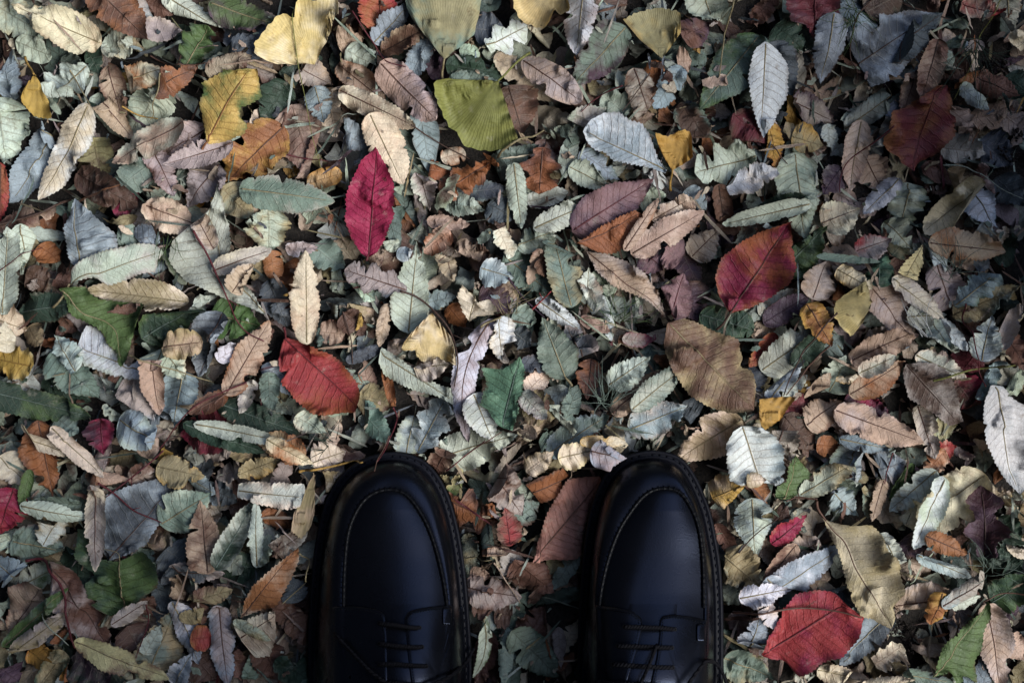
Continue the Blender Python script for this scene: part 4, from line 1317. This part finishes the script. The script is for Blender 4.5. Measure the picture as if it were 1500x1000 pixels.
0 c 330 880 500 990 170 .2 LK
1 l 650 980 560 900 60 .3 AU
1 c 1310 640 1270 540 100 .2 N
T 400 640 2.778
2 c 725 15 635 185 85 .3 RT
2 c 665 170 745 225 75 .25 AV
2 l 715 230 795 130 52 .3 GA
2 c 885 130 1010 310 140 .2 VR
2 m 690 245 915 340 190 .2 OR |rusty broad leaf between the two shoe toes|the rusty leaf between the shoes
3 c 965 425 945 290 95 .2 XR
2 e 855 485 965 460 45 .4 TO
1 l 800 395 812 580 65 .3 AD
2 l 775 620 1000 655 115 .2 VR
1 e 815 690 905 700 90 .3 RU
3 l 850 725 815 965 50 .35 MG b=-.12
1 l 955 790 940 980 55 .3 D
1 c 905 720 1000 730 100 .3 U
1 e 805 555 880 565 60 .3 T
1 c 1000 480 930 560 100 .3 V
0 c 880 800 830 1010 90 .3 RU
2 c 170 100 290 60 130 .2 PV
3 l -10 10 150 105 70 .3 PO
2 c 180 190 285 155 75 .25 PA
T 760 640 2.778
4 z 60 485 340 165 .15 rR p=330,158;200,165;150,230;110,300;80,400;50,487;150,487;230,480;330,420;370,300 |pinkish brown leaf half in shadow left of the right shoe|the pinkish brown leaf by the shoe
3 c 168 85 312 55 105 .2 PQ
3 l 255 15 420 15 45 .3 PY
3 e 295 50 460 90 110 .2 VB
2 c 35 135 135 55 80 .25 PA
2 l 35 235 250 145 95 .3 OU
1 c 90 20 240 30 90 .2 D
3 c 795 245 935 180 120 .25 YT
1 c -10 490 135 620 140 .25 RU
1 c 20 820 110 690 120 .25 U
1 l -20 790 150 970 130 .2 DK
1 c -10 330 80 270 100 .25 DU
T 1000 666 3
3 z 440 195 485 -5 .15 GG p=480,-5;560,80;530,150;460,192;395,182;400,130;440,110;450,40 |fresh green veined leaf between the white toothed leaf and sage blade|the fresh green veined leaf
4 l 522 168 735 30 95 .15 SA
4 e 280 112 362 110 58 .3 PA
3 c 300 185 325 462 165 .15 MB |speckled blue-green leaf with a dark eye spot, right of the right shoe|the speckled blue-green leaf
3 c 395 395 555 265 105 .25 CX |small bright crimson folded leaf right of the speckled leaf|the small bright crimson leaf
3 c 175 435 330 570 175 .15 AS
3 l 485 395 345 575 85 .25 RT
2 c 495 445 625 370 115 .25 VT
3 l 345 605 678 415 135 .15 BW
4 c 265 635 475 595 90 .2 WP
3 l 345 640 400 745 75 .3 WP
2 c 285 885 325 685 115 .2 BW
4 z 350 880 740 640 .18 Xk p=345,880;390,760;440,680;500,620;590,593;680,610;720,660;797,710;760,790;720,850;690,880;640,890;580,930;500,967;450,900;400,900 |large scarlet leaf with a ragged edge at lower right, crossed by a twig|the large scarlet leaf
4 z 610 270 890 735 .12 aA p=600,270;640,285;720,300;800,290;850,330;870,390;900,440;920,510;945,580;900,640;905,700;880,737;800,700;740,680;710,600;690,500;650,380 s=565,190 |large beige leaf with a thick brown midrib at lower right|the large beige leaf
2 l 915 710 690 905 115 .2 BN
4 l 1132 108 1003 388 105 .25 WS
3 c 1315 105 890 345 200 .15 PT
3 l 1095 75 925 245 95 .2 MS
2 l 1005 45 915 195 45 .3 G
2 c 790 -20 670 180 150 .15 BD
1 c 830 80 980 30 150 .2 BV
2 c 655 165 760 260 115 .2 B
3 l 830 105 820 270 65 .3 AD
3 l 882 118 838 285 62 .35 T
2 c 1145 -15 1050 85 85 .25 OT
3 m 1300 440 1300 130 190 .3 ZL |crumpled blackish maroon leaf near the right edge|the blackish maroon leaf
4 l 1035 340 1230 425 95 -.25 O |rust orange arched leaf left of the blackish maroon leaf|the rust orange arched leaf
2 l 895 365 975 525 85 .3 SM
3 l 1025 435 1260 535 62 .35 BW
1 c 920 380 1060 400 120 .2 LU
2 c 930 650 1165 595 160 .2 TV
3 l 1130 605 1100 745 75 .4 OY
4 l 1145 655 1370 525 62 -.45 VB
2 c 1175 655 1315 625 70 .3 M
4 z 1060 950 1330 640 .15 GG p=1332,635;1347,720;1312,820;1292,900;1290,1010;1240,960;1190,1010;1150,930;1058,952;1100,880;1150,800;1240,740 |fresh green pointed leaf at the bottom edge, lower right|the green leaf lower right
3 l 1340 645 1400 1030 155 .15 TV |light brown long leaf right of the green leaf at the bottom edge
2 c 1365 645 1510 525 160 .2 KG
1 c 1390 680 1490 720 100 .3 L
3 f 875 935 995 870 95 .25 TP
3 l 855 930 1170 995 65 .3 DN
3 l 785 1010 980 965 55 .35 PT
2 c 190 895 390 975 140 .2 DA
3 c 585 930 760 960 90 .25 PT
2 c 500 970 600 1000 70 .3 SP
1 c 1385 190 1450 150 100 .3 VA
2 c 1425 375 1510 455 65 .3 VP
1 c 400 230 470 270 80 .3 U
1 c 640 650 720 560 120 .2 N
1 c 170 600 250 650 90 .3 S
0 c 1400 300 1490 380 120 .2 K
1 c 1330 470 1400 400 100 .2 KD
0 c 1430 800 1500 900 110 .3 T
0 c 1400 430 1490 500 130 .2 K
1 l 1480 330 1390 450 70 .3 KD
1 c 330 130 380 220 70 .3 O
1 l 150 310 240 450 60 .3 R
1 c 390 200 330 330 70 .3 AS
1 c 150 980 230 900 90 .3 S
"""
TWIGS = """
T 0 0 3
2 1.2 R 640,230;700,262;790,295;930,300 |thin brown twig crossing above the ragged mustard leaf
5 .7 E 1288,15;1292,110;1303,210;1318,330;1345,460;1372,600;1412,742 |long thin green grass stem crossing the two-lobed beige ginkgo leaf
3 1 A 310,310;355,380;420,475 |olive twig right of the pale mint lobed leaf, upper left
3 1 H 1262,678;1350,695;1500,712 |red-brown twig below the two-lobed beige ginkgo leaf
3 1 A 735,345;710,430;662,528 |straight tan leaf stalk left of the ragged mustard leaf
3 1.2 Y 540,470;600,502;700,527 |yellow ginkgo stalk lying left of the ragged mustard leaf
T 500 0 3
3 1.1 H 55,65;110,150;150,205;200,280;290,312 |kinked red-brown twig left of the grey-olive ginkgo leaf
3 1.8 A 690,690;770,640;890,572 |tan straw below the green ginkgo leaf
3 1 U 315,565;430,625;560,685 |dark twig reaching toward the rusty leaves under the green ginkgo
3 .9 U 1350,335;1290,420;1225,510 |dark thin twig left of the small golden ginkgo leaf
3 1 H 1230,390;1130,430;1050,505 |red-brown twig above the pale blue wavy leaf
T 1000 0 3
4 1.1 H 900,570;840,625;740,700;700,770;685,845 |dark red twig passing left of the maroon lobed leaf
3 .9 S 1130,732;1230,740;1330,785;1490,875 |thin grey-green stem below the maroon lobed leaf
4 1.3 A 222,-10;200,90;180,190;155,345 |dry seed stalk beside the white oval leaf
3 .7 E 1385,-10;1345,100;1300,190;1180,445 |fine green stem slanting above the maroon lobed leaf
4 1.2 U 830,0;750,90;720,200;735,290;765,345 |dark forked twig over the slate leaf at top right
3 1 U 370,650;410,690;450,728 |short dark twig below the white oval leaf
T 0 333 3
5 1.4 H 870,20;920,110;965,200;1000,300;1045,400;1090,460;1165,500 |long dark red twig lying over the large sage leaf
4 1.1 A 590,560;740,610;930,682 |olive twig over the pale leaf under the fresh green bent leaf
4 1.1 H 1090,680;980,725;850,800;700,975 |thin reddish twig running down-left from the slanting tan leaf
4 .9 H -10,218;100,155;195,92 |reddish twig crossing the pale mint leaf on the left
T 500 333 3
5 1.5 U 262,280;330,305;400,360;470,440;505,530;515,600;500,695 |long curved brown twig bending round the cream ginkgo leaf
3 1.5 L 735,225;800,310;890,395 |dark purple twig left of the grey-white strip leaf
4 1.1 H 228,790;240,850;215,930;178,1010 |thin dark red twig below the split mint leaf
4 1.3 X 838,362;880,322;920,283 |short red twig near the grey-white strip leaf
4 1.1 R 540,1005;620,945;705,890 |red-brown twig above the space between the shoes
2 1 U 10,370;40,480;45,600 |dark upright twig above the scarlet oval leaf
T 1000 333 3
5 1.3 U 655,378;600,430;525,520;480,590;420,735 |dark twig crossing the spotted sage leaf
5 1.2 R 622,515;560,580;430,732 |brown twig parallel to the dark one, on the spotted sage leaf
5 1.5 E 1080,672;1140,655;1215,630;1310,615;1412,603 |pale green stalk pointing right near the right edge
4 1.1 H 1232,335;1230,430;1250,560;1292,695 |dark red upright twig left of the pale teal leaf
T 0 666 3
5 1.3 H 455,115;530,180;600,240;720,292 |dark red twig lying on the slate blue leaf
5 2 H 118,462;190,455;250,490;310,565;335,650;345,760;360,825 |thick dark red stalk arching below the deep red leaf, lower left
4 1 A 1332,415;1370,470;1360,540;1260,632 |thin tan curved stalk beside the left shoe, upper left
3 .9 S 215,680;270,750;330,815 |thin pale stalk above the blotched pale yellow leaf
3 .9 H 665,640;655,740;630,865 |red-brown twig right of the broad green lobed leaf
3 1.2 H 720,-20;620,70;480,180 |reddish twig above the slate blue leaf
T 400 640 2.778
6 .8 R 478,-10;460,35;442,80;431,122 |thin brown twig lying over the toe of the left shoe
6 1.8 Y 110,137;180,125;260,112;384,86 |yellow ginkgo stalk touching the toe of the left shoe
3 1 A 785,503;840,495;890,487 |short straw between the shoes near the rusty leaf
4 1.1 T 900,498;950,580;1005,672 |thin tan stalk between the shoes
4 1 H 705,135;780,75;865,5 |red twig on sage scraps above the gap between the shoes
T 1000 666 3
5 1.5 R 218,692;300,678;400,666;500,660;590,664;680,674;760,694 |brown twig lying across the large scarlet leaf
4 1.1 H 925,-10;900,60;880,125 |thin red stalk above the large beige leaf
4 1.3 R 575,185;545,185;500,180;440,195 |short brown stalk at the foot of the fresh green veined leaf
3 .9 U 240,425;320,335;425,250 |dark thin twig over the speckled blue-green leaf
3 1.1 R 1520,610;1440,605;1390,612;1320,640 |brown twig above the light brown long leaf, bottom right
"""

# ------------------------------------------------------------------ parse the leaf and twig tables
def parse(txt):
    rows = []; ox = oy = 0; sc = 3
    for ln in txt.strip().splitlines():
        if ln.startswith('T '):
            _, a, b, c = ln.split(); ox, oy, sc = float(a), float(b), float(c); continue
        seg = ln.split('|')
        tk = seg[0].split()
        rows.append((tk, (ox, oy, sc), seg[1].strip() if len(seg) > 1 else None, seg[2].strip() if len(seg) > 2 else None))
    return rows

class Leaf: pass
def read_leaves():
    out = []
    for tk, (ox, oy, sc), lab, lm in parse(LEAVES):
        q = Leaf(); q.layer = int(tk[0]); q.kind = tk[1]
        X = lambda a: ox + float(a) / sc
        Y = lambda a: oy + float(a) / sc
        q.b = (X(tk[2]), Y(tk[3])); q.t = (X(tk[4]), Y(tk[5]))
        r = tk[6:]
        if q.kind in 'zG':
            q.w = None; q.roll = float(r[0]); q.code = r[1]; r = r[2:]
        else:
            q.w = float(r[0]) / sc; q.roll = float(r[1]); q.code = r[2]; r = r[3:]
        q.poly = q.stem = None; q.bend = 0.0
        for o in r:
            k, v = o.split('=')
            if k == 'p': q.poly = [(X(a.split(',')[0]), Y(a.split(',')[1])) for a in v.split(';')]
            elif k == 's': q.stem = (X(v.split(',')[0]), Y(v.split(',')[1]))
            elif k == 'b': q.bend = float(v)
        q.label, q.lm = lab, lm
        if q.poly:
            P = np.array(q.poly); q.c = tuple((P.min(0) + P.max(0)) / 2)
            q.area = .5 * abs(np.dot(P[:, 0], np.roll(P[:, 1], 1)) - np.dot(P[:, 1], np.roll(P[:, 0], 1)))
        else:
            q.c = ((q.b[0] + q.t[0]) / 2, (q.b[1] + q.t[1]) / 2)
            q.area = math.hypot(q.b[0] - q.t[0], q.b[1] - q.t[1]) * q.w * .65
        q.len = math.hypot(q.b[0] - q.t[0], q.b[1] - q.t[1])
        out.append(q)
    return out
ALL = read_leaves()
# the 300 that show largest stand as things of their own, the rest join the litter
for q in ALL:
    inx = max(0, min(1500, q.c[0])) == q.c[0] and max(0, min(1000, q.c[1])) == q.c[1]
    q.score = q.area * (.12, .38, .75, 1.0, 1.2, 1.2)[q.layer] * (1 if inx else .6) + (1e6 if q.label else 0)
gk = [q for q in ALL if q.kind == 'G']
rest = sorted([q for q in ALL if q.kind != 'G'], key=lambda q: -q.score)
OWN = set(id(q) for q in gk) | set(id(q) for q in rest[:300])
ALL.sort(key=lambda q: q.layer)

# ------------------------------------------------------------------ litter underneath and between: small scraps nobody could count
LV, LF, LU, LC, LC2, LS = [], [], [], [], [], []
nv_total = 0
def litter_add(WX, WY, Z, uv, mask, a, b, rng):
    global nv_total
    n = Z.size
    LV.append(np.stack([WX, WY, Z], -1).reshape(-1, 3)); LF.append(grid_faces(Z.shape[0], Z.shape[1], mask, nv_total))
    LU.append(uv.reshape(-1, 3)); LC.append(np.tile(np.r_[a, 1], (n, 1))); LC2.append(np.tile(np.r_[b, 1], (n, 1)))
    LS.append(np.full(n, rng.random())); nv_total += n

SOIL = [(1318, 938, 24), (1300, 960, 14), (935, 474, 16), (1452, 118, 26), (1478, 215, 20), (1440, 320, 10)]
CODES = ['TR', 'SD', 'RU', 'US', 'D', 'P', 'DK', 'VT', 'T', 'KD', 'A', 'AU', 'R', 'B', 'N', 'S', 'U', 'TP', 'V', 'O', 'OR', 'M', 'L', 'RT', 'VR', 'Y', 'H', 'PT', 'UR', 'TA']
CW = np.array([5, 10, 3, 5, 7, 7, 5, 7, 6, 3, 5, 3, 3, 6, 3, 10, 3, 6, 6, 1.2, 1, 9, 1, 2.5, 3, 1, .6, 6, 2.5, 5], float); CW /= CW.sum()
def scatter(n, x0, x1, y0, y1, lmin, lmax, rng, ns, nt, frag=.35, wr=1.9, decay_shade=.74, sliver=False, hole=None):
    for _ in range(n):
        x, y = rng.uniform(x0, x1), rng.uniform(y0, y1)
        if hole and abs(x) < hole[0] and abs(y) < hole[1]: continue
        px, py = 750 + x / S, 500 - y / S
        if any((px - a) ** 2 + (py - b) ** 2 < r * r for a, b, r in SOIL): continue
        if any(inside(P, np.array([x]), np.array([y]))[0] for P in SHOE_FOOT) and rng.random() < .9: continue
        L = rng.uniform(lmin, lmax); a = rng.uniform(0, 2 * math.pi); r_ = rng.random()
        d = np.array([math.cos(a), math.sin(a)]) * L / 2; c = np.array([x, y])
        kind = 'f' if r_ < frag else rng.choice(['c', 'l', 'l', 'c', 'l'])
        w = L * (rng.uniform(.2, .6) if kind == 'f' else rng.uniform(.26, .48))
        if sliver: kind, w = 'l', rng.uniform(.0012, .0028)
        fold = [(math.radians(rng.uniform(125, 173)), rng.uniform(-.2, .5)) for _q in range(rng.integers(0, 3))] if not sliver else None
        g = make_leaf(kind, c - d, c + d, w, rng.uniform(.04, .26) * rng.choice([-1, 1]), ns, nt, rng, teeth=ns >= 20, damage=.7, wrinkle=wr, broken=rng.random() < .35, fold=fold)
        z = settle(g[0], g[1], g[2], rng, pct=58, tilt=.75, jit=.24)
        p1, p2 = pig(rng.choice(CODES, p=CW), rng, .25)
        p1, p2 = p1 * decay_shade, p2 * decay_shade            # older lower leaves, colour dimmed further so the gaps look shaded
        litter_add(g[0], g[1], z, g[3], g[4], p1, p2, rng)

r1 = np.random.default_rng(5)
# the same cover goes on beyond the picture's edges
scatter(3000, -.96, .96, -.76, .76, .04, .08, np.random.default_rng(77), 18, 7, .12, decay_shade=.9, hole=(.43, .30))
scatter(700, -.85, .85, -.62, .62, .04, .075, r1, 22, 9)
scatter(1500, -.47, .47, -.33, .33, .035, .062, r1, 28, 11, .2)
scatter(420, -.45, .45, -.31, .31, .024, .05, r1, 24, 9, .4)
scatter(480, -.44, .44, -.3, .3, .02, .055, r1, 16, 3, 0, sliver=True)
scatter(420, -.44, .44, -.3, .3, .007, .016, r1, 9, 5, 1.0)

# ------------------------------------------------------------------ the traced leaves, laid down from the lowest to the topmost
KIND = {'c': 'toothed_leaf', 'l': 'narrow_leaf', 'e': 'oval_leaf', 'o': 'lobed_leaf', 'm': 'lobed_leaf', 'f': 'leaf_scrap', 'z': 'toothed_leaf', 'G': 'ginkgo_leaf'}
M_STEM = {}
def stem_mat(code):
    if code not in M_STEM:
        nm = PAL[code][1].replace(' ', '_').replace('-', '_') + "_stem"
        M_STEM[code] = plain(nm, tuple(PIG[code] * .62), .6, 500, .35, .5)
    return M_STEM[code]
STEMC = {'S': 'A', 'M': 'A', 'D': 'A', 'G': 'A', 'K': 'D', 'B': 'A', 'N': 'U', 'T': 'R', 'P': 'A', 'R': 'U', 'U': 'U', 'O': 'R', 'Y': 'Y', 'W': 'A', 'V': 'R', 'L': 'L',
         'C': 'H', 'X': 'H', 'A': 'A', 'E': 'E', 'F': 'H', 'H': 'H', 'I': 'H', 'J': 'D', 'Q': 'A', 'Z': 'U', 'c': 'A', 'a': 'R', 'k': 'U', 'r': 'R', 'u': 'A', 'i': 'H', 'y': 'O'}

def ray_shift(px, py, z):
    return wpt(px, py, z)[:2]

THINGS = []
layer_prev = 0
rl = np.random.default_rng(21)
for q in ALL:
    if q.layer != layer_prev:
        # crumbs that fell between the layers
        if q.layer in (2, 3): scatter(60 if q.layer == 2 else 12, -.43, .43, -.29, .29, .016, .036, r1, 22, 9, .5, wr=2.4, decay_shade=.85); scatter(170, -.43, .43, -.29, .29, .015, .05, r1, 16, 3, 0, sliver=True); scatter(380, -.43, .43, -.29, .29, .004, .012, r1, 8, 5, 1.0)
        layer_prev = q.layer
    rng = np.random.default_rng(int(q.b[0] * 131 + q.b[1] * 17 + q.t[0] * 7) % 999983)
    c0 = wpt(q.c[0], q.c[1], ZREF)[:2]
    zc = float(np.median(hf_get(np.array([c0[0]]), np.array([c0[1]])))) + .004
    b2, t2 = wpt(*q.b, zc)[:2], wpt(*q.t, zc)[:2]
    own = id(q) in OWN
    sd = rng.random()
    while q.code[0] in 'CXHIYOGEkcy' and (sd * 7.31) % 1 > .6: sd = rng.random()
    big = q.len > 55
    ns = 96 if q.poly else (80 if big else 52)
    nt = 41 if q.kind == 'G' else 31 if q.poly else (17 if big else 13)
    if not q.label and not q.poly:
        d_ = (t2 - b2) * .06; t2 = t2 + d_; b2 = b2 - d_; q.w *= 1.16
    poly = [wpt(a, b, zc)[:2] for a, b in q.poly] if q.poly else None
    fan = q.kind == 'G'
    fold = [(math.radians(rng.uniform(110, 172)), rng.uniform(.3, .75))] if not q.label and not q.poly and rng.random() < .42 else None
    if not q.label: q.roll = math.copysign(min(.5, abs(q.roll) * rng.uniform(.8, 1.7)), q.roll)
    g = make_leaf('c' if q.kind == 'e' and not q.label and rng.random() < .7 else q.kind, b2, t2, (q.w or 0) * S, q.roll if rng.random() < .65 or q.roll < 0 else -q.roll, ns, nt, rng, poly=poly, bend=q.bend,
                  teeth=not fan and q.kind != 'e', damage=0.0 if q.poly else .6, wrinkle=1.5 if not q.label or q.code[0] in 'XkH' else 1.1, fold=fold, fan=fan, flat=bool(q.label),
                  broken=(not q.poly and not q.label and rng.random() < .08))
    z = settle(g[0], g[1], g[2], rng, pct=86 if q.layer >= 3 else 80, tilt=.2 if q.label else .42, jit=.04 if q.label else .15)
    q.z = float(z.mean())
    p1, p2 = pig(q.code, rng)
    if not own:
        litter_add(g[0], g[1], z, g[3], g[4], p1, p2, rng); continue
    V = np.stack([g[0], g[1], z], -1)
    org = np.array([g[0].mean(), g[1].mean(), float(z.min())])
    n = z.size
    at = {'leaf_uv': ('FLOAT_VECTOR', g[3].reshape(-1, 3)), 'pigment': ('FLOAT_COLOR', np.tile(np.r_[p1, 1], (n, 1))),
          'pigment_b': ('FLOAT_COLOR', np.tile(np.r_[p2, 1], (n, 1))), 'seed': ('FLOAT', np.full(n, sd))}
    o = link(KIND[q.kind], mesh_from(KIND[q.kind], V.reshape(-1, 3) - org, grid_faces(ns, nt, g[4]), M_FAN if fan else M_LEAF, attrs=at))
    o.location = org
    q.obj = o; THINGS.append(q)
    mid = V[:, nt // 2]
    if not fan and q.layer >= 2 and q.len > 38 and q.kind not in 'f':
        m = mid[2:int(ns * .93)] - org + np.array([0, 0, .00018])
        up = tube(m[::2], .00062 if q.len > 60 else .00045, 6, .00018)
        link("midrib", mesh_from("midrib", up[0], up[1], stem_mat(STEMC[q.code[0]])), o)
    if q.stem:
        e = wpt(q.stem[0], q.stem[1], zc)
        a = mid[1] if fan else mid[2]
        d = np.array([e[0] - a[0], e[1] - a[1]]); Ld = np.linalg.norm(d); nn = np.array([d[1], -d[0]]) / Ld
        bow = rng.uniform(.06, .14) * rng.choice([-1, 1]) * Ld
        pts = []
        for f in np.linspace(0, 1, 16):
            xy = a[:2] + d * f + nn * bow * math.sin(math.pi * f) * f
            h = float(hf_get(np.array([xy[0]]), np.array([xy[1]]))[0])
            pts.append((xy[0], xy[1], h))
        pts = np.array(pts); zz = np.maximum(pts[:, 2], np.linspace(a[2], pts[-1, 2], 16)) + .0008
        for _ in range(4): zz[1:-1] = (zz[:-2] + zz[1:-1] * 2 + zz[2:]) / 4
        pts[:, 2] = zz
        up = tube(pts - org, .00075, 7, .0011)
        link("petiole", mesh_from("petiole", up[0], up[1], stem_mat('E' if q.code == 'EE' else STEMC[q.code[0]])), o)
        hf_put(pts[:, 0], pts[:, 1], pts[:, 2])

# the litter as one object
me = mesh_from("leaf_litter", np.concatenate(LV), np.concatenate(LF), M_LEAF, attrs={
    'leaf_uv': ('FLOAT_VECTOR', np.concatenate(LU)), 'pigment': ('FLOAT_COLOR', np.concatenate(LC)),
    'pigment_b': ('FLOAT_COLOR', np.concatenate(LC2)), 'seed': ('FLOAT', np.concatenate(LS))})
tag(link("leaf_litter", me), "small broken scraps of fallen leaves filling the gaps under the larger leaves", "leaf litter", kind='stuff')

# ------------------------------------------------------------------ twigs, stalks and stems
for tk, (ox, oy, sc), lab, lm in parse(TWIGS):
    lay, r, code = int(tk[0]), float(tk[1]), tk[2]
    P = [tuple(float(v) for v in a.split(',')) for a in ' '.join(tk[3:]).split(';')]
    P = smooth_path([(ox + a / sc, oy + b / sc) for a, b in P], 40)
    xy = np.array([wpt(a, b, .022)[:2] for a, b in P])
    h = hf_get(xy[:, 0], xy[:, 1])
    for i in range(len(P)):
        if any(inside(F_, xy[i:i + 1, 0], xy[i:i + 1, 1])[0] for F_ in SHOE_FOOT):
            y = P[i, 1]; h[i] = max(h[i], .036 if y < 668 else .060)
    hh = h.copy()
    for _ in range(14): hh[1:-1] = (hh[:-2] + hh[1:-1] + hh[2:]) / 3
    z = np.maximum(hh, h - (0 if lay >= 4 else .002)) + (.0012 if lay >= 3 else .0)
    for _ in range(3): z[1:-1] = (z[:-2] + z[1:-1] + z[2:]) / 3
    pts = np.column_stack([xy, z]); org = pts[0].copy()
    nm = "straw_stem" if code in 'EASTY' else "twig"
    v, f = tube(pts - org, r * .00062, 7, r * .00036, .10)
    o = link(nm, mesh_from(nm, v, f, stem_mat(code))); o.location = org
    tag(o, lab, "stem" if nm == "straw_stem" else "twig", "twigs and stalks among the leaves")
    hf_put(pts[:, 0], pts[:, 1], pts[:, 2])
    # short side spur on the woody ones
    if nm == "twig" and len(P) > 12 and r >= 1.2:
        i = 22; dirv = pts[i] - pts[i - 3]; side = np.array([-dirv[1], dirv[0], .3 * abs(dirv[0])])
        side = side / (np.linalg.norm(side) + 1e-9) * .006 + dirv
        v, f = tube([pts[i] - org, pts[i] - org + side * .5, pts[i] - org + side], .00042, 6, .0002)
        link("spur", mesh_from("spur", v, f, stem_mat(code)), o)

def tuft(px, py, n, length, spread, ang, code, label, name="grass_tuft", rad=.00035):
    rng = np.random.default_rng(int(px * 7 + py)); V = []; F = []
    base = wpt(px, py, .02); z0 = float(hf_get(base[:1], base[1:2])[0])
    org = np.array([base[0], base[1], z0 - .004])
    for _ in range(n):
        a = ang + rng.normal(0, spread); L = length * rng.uniform(.5, 1.1); p = []
        x, y, z = rng.normal(0, .004), rng.normal(0, .004), 0.0
        cur = rng.normal(0, .9)
        for k in range(9):
            f = k / 8
            p.append((x + math.cos(a + cur * f * .5) * L * f, y + math.sin(a + cur * f * .5) * L * f, .006 + .010 * math.sin(math.pi * f * .8)))
        v, f2 = tube(p, rad, 4, rad * .25); o = len(V); V += v; F += [tuple(q + o for q in ff) for ff in f2]
    ob = link(name, mesh_from(name, V, F, stem_mat(code))); ob.location = org
    tag(ob, label, "grass" if name == "grass_tuft" else "needles")
tuft(885, 590, 26, .040, .9, 1.4, 'D', "thin green grass blades around the small brown pointed leaf, centre right")
tuft(905, 470, 14, .03, 1.2, 1.2, 'G', "few green grass blades over the dark soil below the arched taupe leaf")
tuft(745, 455, 14, .022, 1.0, 1.0, 'A', "pale olive grass blades above the small white maple leaf")
tuft(1238, 25, 20, .035, .7, -1.6, 'G', "feathery green sprig by the dark red leaf at the top")
tuft(1420, 70, 22, .06, .8, -2.0, 'K', "dark green fine grass in the shaded upper right corner")
tuft(485, 650, 12, .03, 1.0, 2.2, 'K', "dark grass blades above the left shoe's toe")
tuft(252, 350, 10, .03, .6, -1.4, 'G', "green grass blades beside the stalk of the large sage leaf")
tuft(1395, 395, 16, .035, 1.0, 2.4, 'D', "grey-green grass blades near the orange tan leaf")
tuft(1440, 830, 16, .035, 1.1, 1.6, 'D', "dull green grass blades right of the rust orange arched leaf")
tuft(1352, 485, 7, .042, .16, 2.45, 'W', "spray of thin white needles beside the straw ginkgo leaf", "needle_spray", .0005)

# soil crumbs in the bare spots
V = []; F = []; rc = np.random.default_rng(3)
for a, b, r in SOIL:
    for _ in range(int(r * 14)):
        an, rr = rc.uniform(0, 6.28), r * math.sqrt(rc.random()) * 1.2
        p = wpt(a + rr * math.cos(an), b + rr * math.sin(an), .002); s = rc.uniform(.0005, .0018)
        z = float(hf_get(p[:1], p[1:2])[0])
        if z > .012: continue
        v, f = tube([p + (0, 0, z - .001), p + (s * .3, 0, z - .001 + s * .6), p + (0, s * .2, z - .001 + s * 1.2)], s * .7, 5, s * .35)
        o = len(V); V += v; F += [tuple(q + o for q in ff) for ff in f]
if V:
    tag(link("soil_crumbs", mesh_from("soil_crumbs", V, F, plain("soil_crumb", (.03, .024, .02), .9, 700, .6), smooth=False)), "dark crumbs of bare soil between the leaves", "soil", kind='stuff')

# ------------------------------------------------------------------ labels: look first, then the nearest thing one can find
LM = [(q.lm, q.c, q) for q in THINGS if q.lm]
LM += [("the left shoe's toe", (570, 668), None), ("the right shoe's toe", (955, 665), None), ("the left shoe", (570, 880), None), ("the right shoe", (955, 880), None)]
SHAPE = {'c': 'toothed leaf', 'l': 'narrow leaf', 'e': 'oval leaf', 'o': 'lobed leaf', 'm': 'broad lobed leaf', 'f': 'torn leaf scrap', 'z': 'leaf', 'G': 'ginkgo leaf'}
ARTS = {}
def dirword(dx, dy):
    a = math.degrees(math.atan2(-dy, dx)) % 360
    return ['right of', 'upper right of', 'above', 'upper left of', 'left of', 'lower left of', 'below', 'lower right of'][int(((a + 22.5) % 360) // 45)]
def looks(q):
    c = PAL[q.code[0]][1]
    sec = PAL[q.code[1]][1] if len(q.code) > 1 and q.code[1] != q.code[0] else None
    size = 'tiny' if q.area < 900 else 'small' if q.area < 1700 else '' if q.area < 3600 else 'large'
    st = 'rolled' if abs(q.roll) >= .38 else 'curled' if abs(q.roll) >= .28 else ''
    base = ' '.join(w for w in (size, st, c, SHAPE[q.kind]) if w)
    return [base, base + (' tinged ' + sec if sec else ''), ]
used = set(q.label for q in THINGS if q.label)
dup_n = 0
for q in THINGS:
    if not q.label:
        near = sorted(LM, key=lambda m: (m[1][0] - q.c[0]) ** 2 + (m[1][1] - q.c[1]) ** 2)
        cand = []
        for lk in looks(q)[::-1]:
            for m in near[:1]:
                cand.append(f"{lk}, {dirword(q.c[0] - m[1][0], q.c[1] - m[1][1])} {m[0]}")
            cand.append(f"{lk}, between {near[0][0]} and {near[1][0]}")
            cand.append(f"{lk}, {dirword(q.c[0] - near[1][1][0], q.c[1] - near[1][1][1])} {near[1][0]}")
            cand.append(f"{lk}, {dirword(q.c[0] - near[2][1][0], q.c[1] - near[2][1][1])} {near[2][0]}")
        cand = [c for c in cand if c not in used and len(c.split()) <= 16]
        if not cand:
            dup_n += 1; cand = [f"{looks(q)[0]} near {near[0][0]}"]
        q.label = cand[0]; used.add(q.label)
    tag(q.obj, q.label, "leaf", "fallen ginkgo leaves" if q.kind == 'G' else "fallen leaves covering the ground")
print("things", len(THINGS), "label clashes", dup_n, "litter verts", nv_total, "max height", float(HF.max()), "mean", float(HF[350:650, 270:530].mean()))
